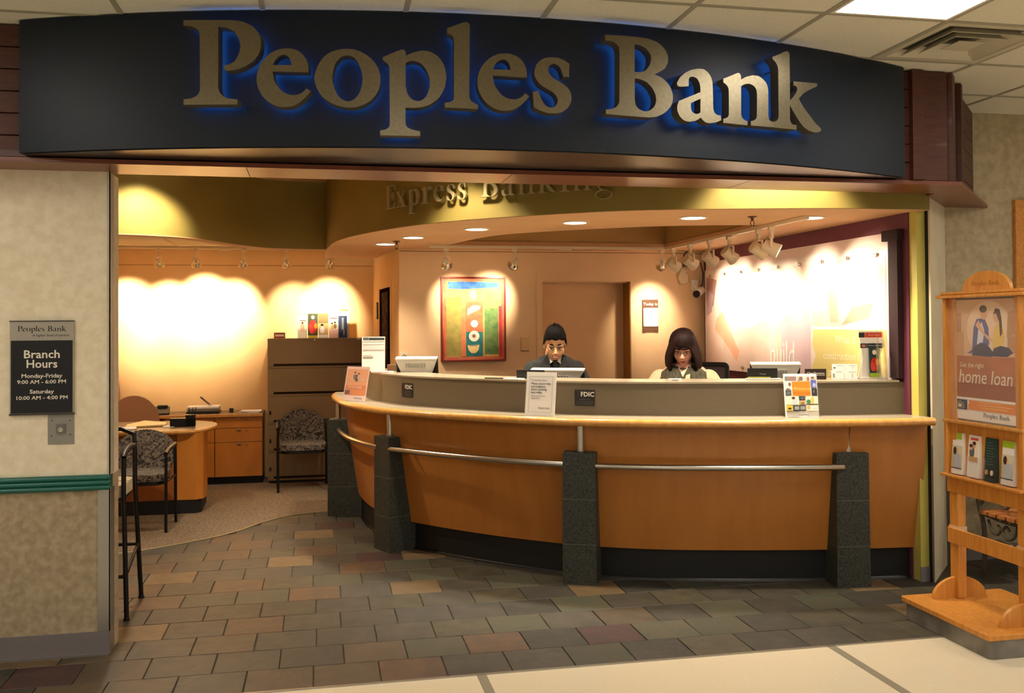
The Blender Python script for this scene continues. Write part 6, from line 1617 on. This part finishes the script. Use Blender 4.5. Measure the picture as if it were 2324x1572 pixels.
# short hair with a raised front
h = MB(); seg, rings = 40, 14; vs = []; fs = []
for i in range(rings+1):
    t = i/rings
    for k in range(seg):
        a = 2*PI*k/seg                                  # 0 = +x, pi/2 = +y (back), 3pi/2 = face
        front = max(0.0, -math.sin(a)); back = max(0.0, math.sin(a)); side = abs(math.cos(a))
        low = .070*front**.45+(-.026)*side*(1-front)**2+(-.055)*back+.005*math.cos(a*10)*front
        top = .142+.016*front
        th = t*PI/2
        z = low+(top-low)*math.sin(th)
        f_ = math.cos(th)**.62 if t < 1 else 0.0
        st_ = 1+.018*math.sin(a*17+i*.9)+.012*math.sin(a*29+2)
        rx = .0885*f_*st_; ry = .110*f_*st_
        vs.append((rx*math.cos(a), .010+ry*math.sin(a)-.006*front, z+.006*math.sin(a*11+i)*t))
for i in range(rings):
    for k in range(seg): fs.append((i*seg+k, i*seg+(k+1) % seg, (i+1)*seg+(k+1) % seg, (i+1)*seg+k))
h.add(vs, fs, Hm)
for k in range(60):
    r_ = random.Random(k); a = r_.uniform(-PI, 0)+r_.choice((0, 0, PI)); q = r_.uniform(.0, .85)
    bx, by = .070*q*math.cos(a), .085*q*math.sin(a); bz = .144-.06*q*q
    h.tube([tuple(Hm @ Vector((bx, by, bz-.012))), tuple(Hm @ Vector((bx*1.08, by-.004, bz+.010))), tuple(Hm @ Vector((bx*1.05+r_.uniform(-.006, .006), by-.012, bz+r_.uniform(.014, .026))))], 0, 5, radii=[.012, .009, .0015])
hq = h.build('hair', HAIRDK, man, smooth=60)
sm = hq.modifiers.new('thick', 'SOLIDIFY'); sm.thickness = .012; sm.offset = -1
# ---- woman in a vest
WX0, WY0 = 2.655, 6.62
stool('teller_stool', 'tall mesh backed teller stool behind the woman', WX0+.13, WY0+.13, -.62, BLACKP, True, .0)
wo_ = thing('person', 'person with brown hair, glasses and dark vest over cream sleeves', 'person', (WX0, WY0, 0.0), -0.46)
Hw = Matrix.Translation((0, -.095, 1.475)) @ Matrix.Rotation(math.radians(24), 4, 'X')
seated_body(wo_, SKIN2, Hw, 1.16, 1.03, True, .34)
face_bits(wo_, Hw, 1.03, mat('rim_rose', (130, 70, 60), .35, .3), False, HAIRBR)
CREAMF = mat('cream_knit', (206, 190, 152), .9, rgb2=(196, 180, 142), scale=120, bump=.2)
b = MB()
loft(b, [(0, .05, .80, .215, .165), (0, .045, .92, .205, .16), (0, .03, 1.06, .205, .155), (0, .012, 1.18, .21, .15), (0, -.002, 1.26, .20, .13), (0, -.010, 1.315, .15, .11), (0, -.016, 1.345, .085, .08)])
for sx in (-1, 1): limb(b, [(sx*.175, -.005, 1.235), (sx*.245, -.04, 1.12), (sx*.285, -.11, 1.05), (sx*.22, -.23, 1.055), (sx*.135, -.315, 1.055)], [.080, .080, .070, .058, .046])
fuse(b.build('blouse', CREAMF, wo_), .0065, 6)
vm = mat('vest_olive', (52, 48, 36), .7, rgb2=(84, 78, 54), scale=14, stretch=(6, 6, .6))
b = MB()
loft(b, [(0, .05, .80, .230, .180), (0, .045, .92, .220, .175), (0, .03, 1.06, .220, .170), (0, .012, 1.16, .216, .165), (0, -.002, 1.24, .200, .146), (0, -.006, 1.29, .178, .128), (0, -.010, 1.325, .140, .112), (0, -.014, 1.35, .088, .086)])
fuse(b.build('vest', vm, wo_), .0065, 4)
v = MB(); wedge([(-.055, -.098, 1.352), (.055, -.098, 1.352), (.050, -.150, 1.25), (.030, -.186, 1.10), (-.030, -.186, 1.10), (-.050, -.150, 1.25)], .03)
v.build('blouse_front', CREAMF, wo_, smooth=0)
v = MB(); wedge([(-.045, -.104, 1.354), (.045, -.104, 1.354), (0, -.152, 1.262)], .02)
v.build('neckline', SKIN2, wo_, smooth=0)
for sx in (-1, 1): MB().box(sx*.15-.038, sx*.15+.038, -.172, -.148, 1.105, 1.16).build('pocket', mat('vest_rust', (176, 84, 44), .7), wo_, smooth=0, bevel=.01)
tr = MB()
for sx in (-1, 1): limb(tr, [(sx*.085, .03, .82), (sx*.10, -.18, .845), (sx*.11, -.40, .83), (sx*.11, -.40, .62), (sx*.11, -.36, .44)], [.12, .108, .085, .074, .062])
fuse(tr.build('trousers', mat('trouser_dark', (40, 38, 40), .8), wo_), .008, 4)
# long hair: one shell, short fringe over the face, long at the sides and back
h = MB(); vs = []; fs = []; seg, rings = 72, 26
def hair_low(a):
    d = abs((a+PI/2+PI) % (2*PI)-PI)                     # angle away from the face
    q = max(0.0, min(1.0, (d-.64)/.20)); q = q*q*(3-2*q)
    return (.036+.006*math.sin(a*19))*(1-q)+(-.205-.012*math.sin(a*9))*q
for i in range(rings+1):
    t = i/rings
    for k in range(seg):
        a = 2*PI*k/seg; low = hair_low(a)
        if t < .4:
            q = t/.4; z = .040+.092*math.cos(q*PI/2); f_ = max(.001, math.sin(q*PI/2)**.85)
        else:
            q = (t-.4)/.6; z = .040+(low-.040)*q
            u = max(0.0, min(1.0, (.040-z)/.24)); f_ = 1+.40*math.sin(u*PI*.74)-.16*u*u
        wave = 1+(.030*math.sin(a*11+t*5)+.018*math.sin(a*29+t*9)+.016*math.sin(a*5-t*11))*min(1, t*2.2)
        back = max(0.0, math.sin(a))
        vs.append((.094*f_*wave*math.cos(a), .010+(.106+.010*back)*f_*wave*math.sin(a), z+.006*math.sin(a*21)*t))
for i in range(rings):
    for k in range(seg): fs.append((i*seg+k, (i+1)*seg+k, (i+1)*seg+(k+1) % seg, i*seg+(k+1) % seg))
h.add(vs, fs, Hw)
hq = h.build('hair', HAIRBR, wo_, smooth=60)
sm = hq.modifiers.new('thick', 'SOLIDIFY'); sm.thickness = .014; sm.offset = 0
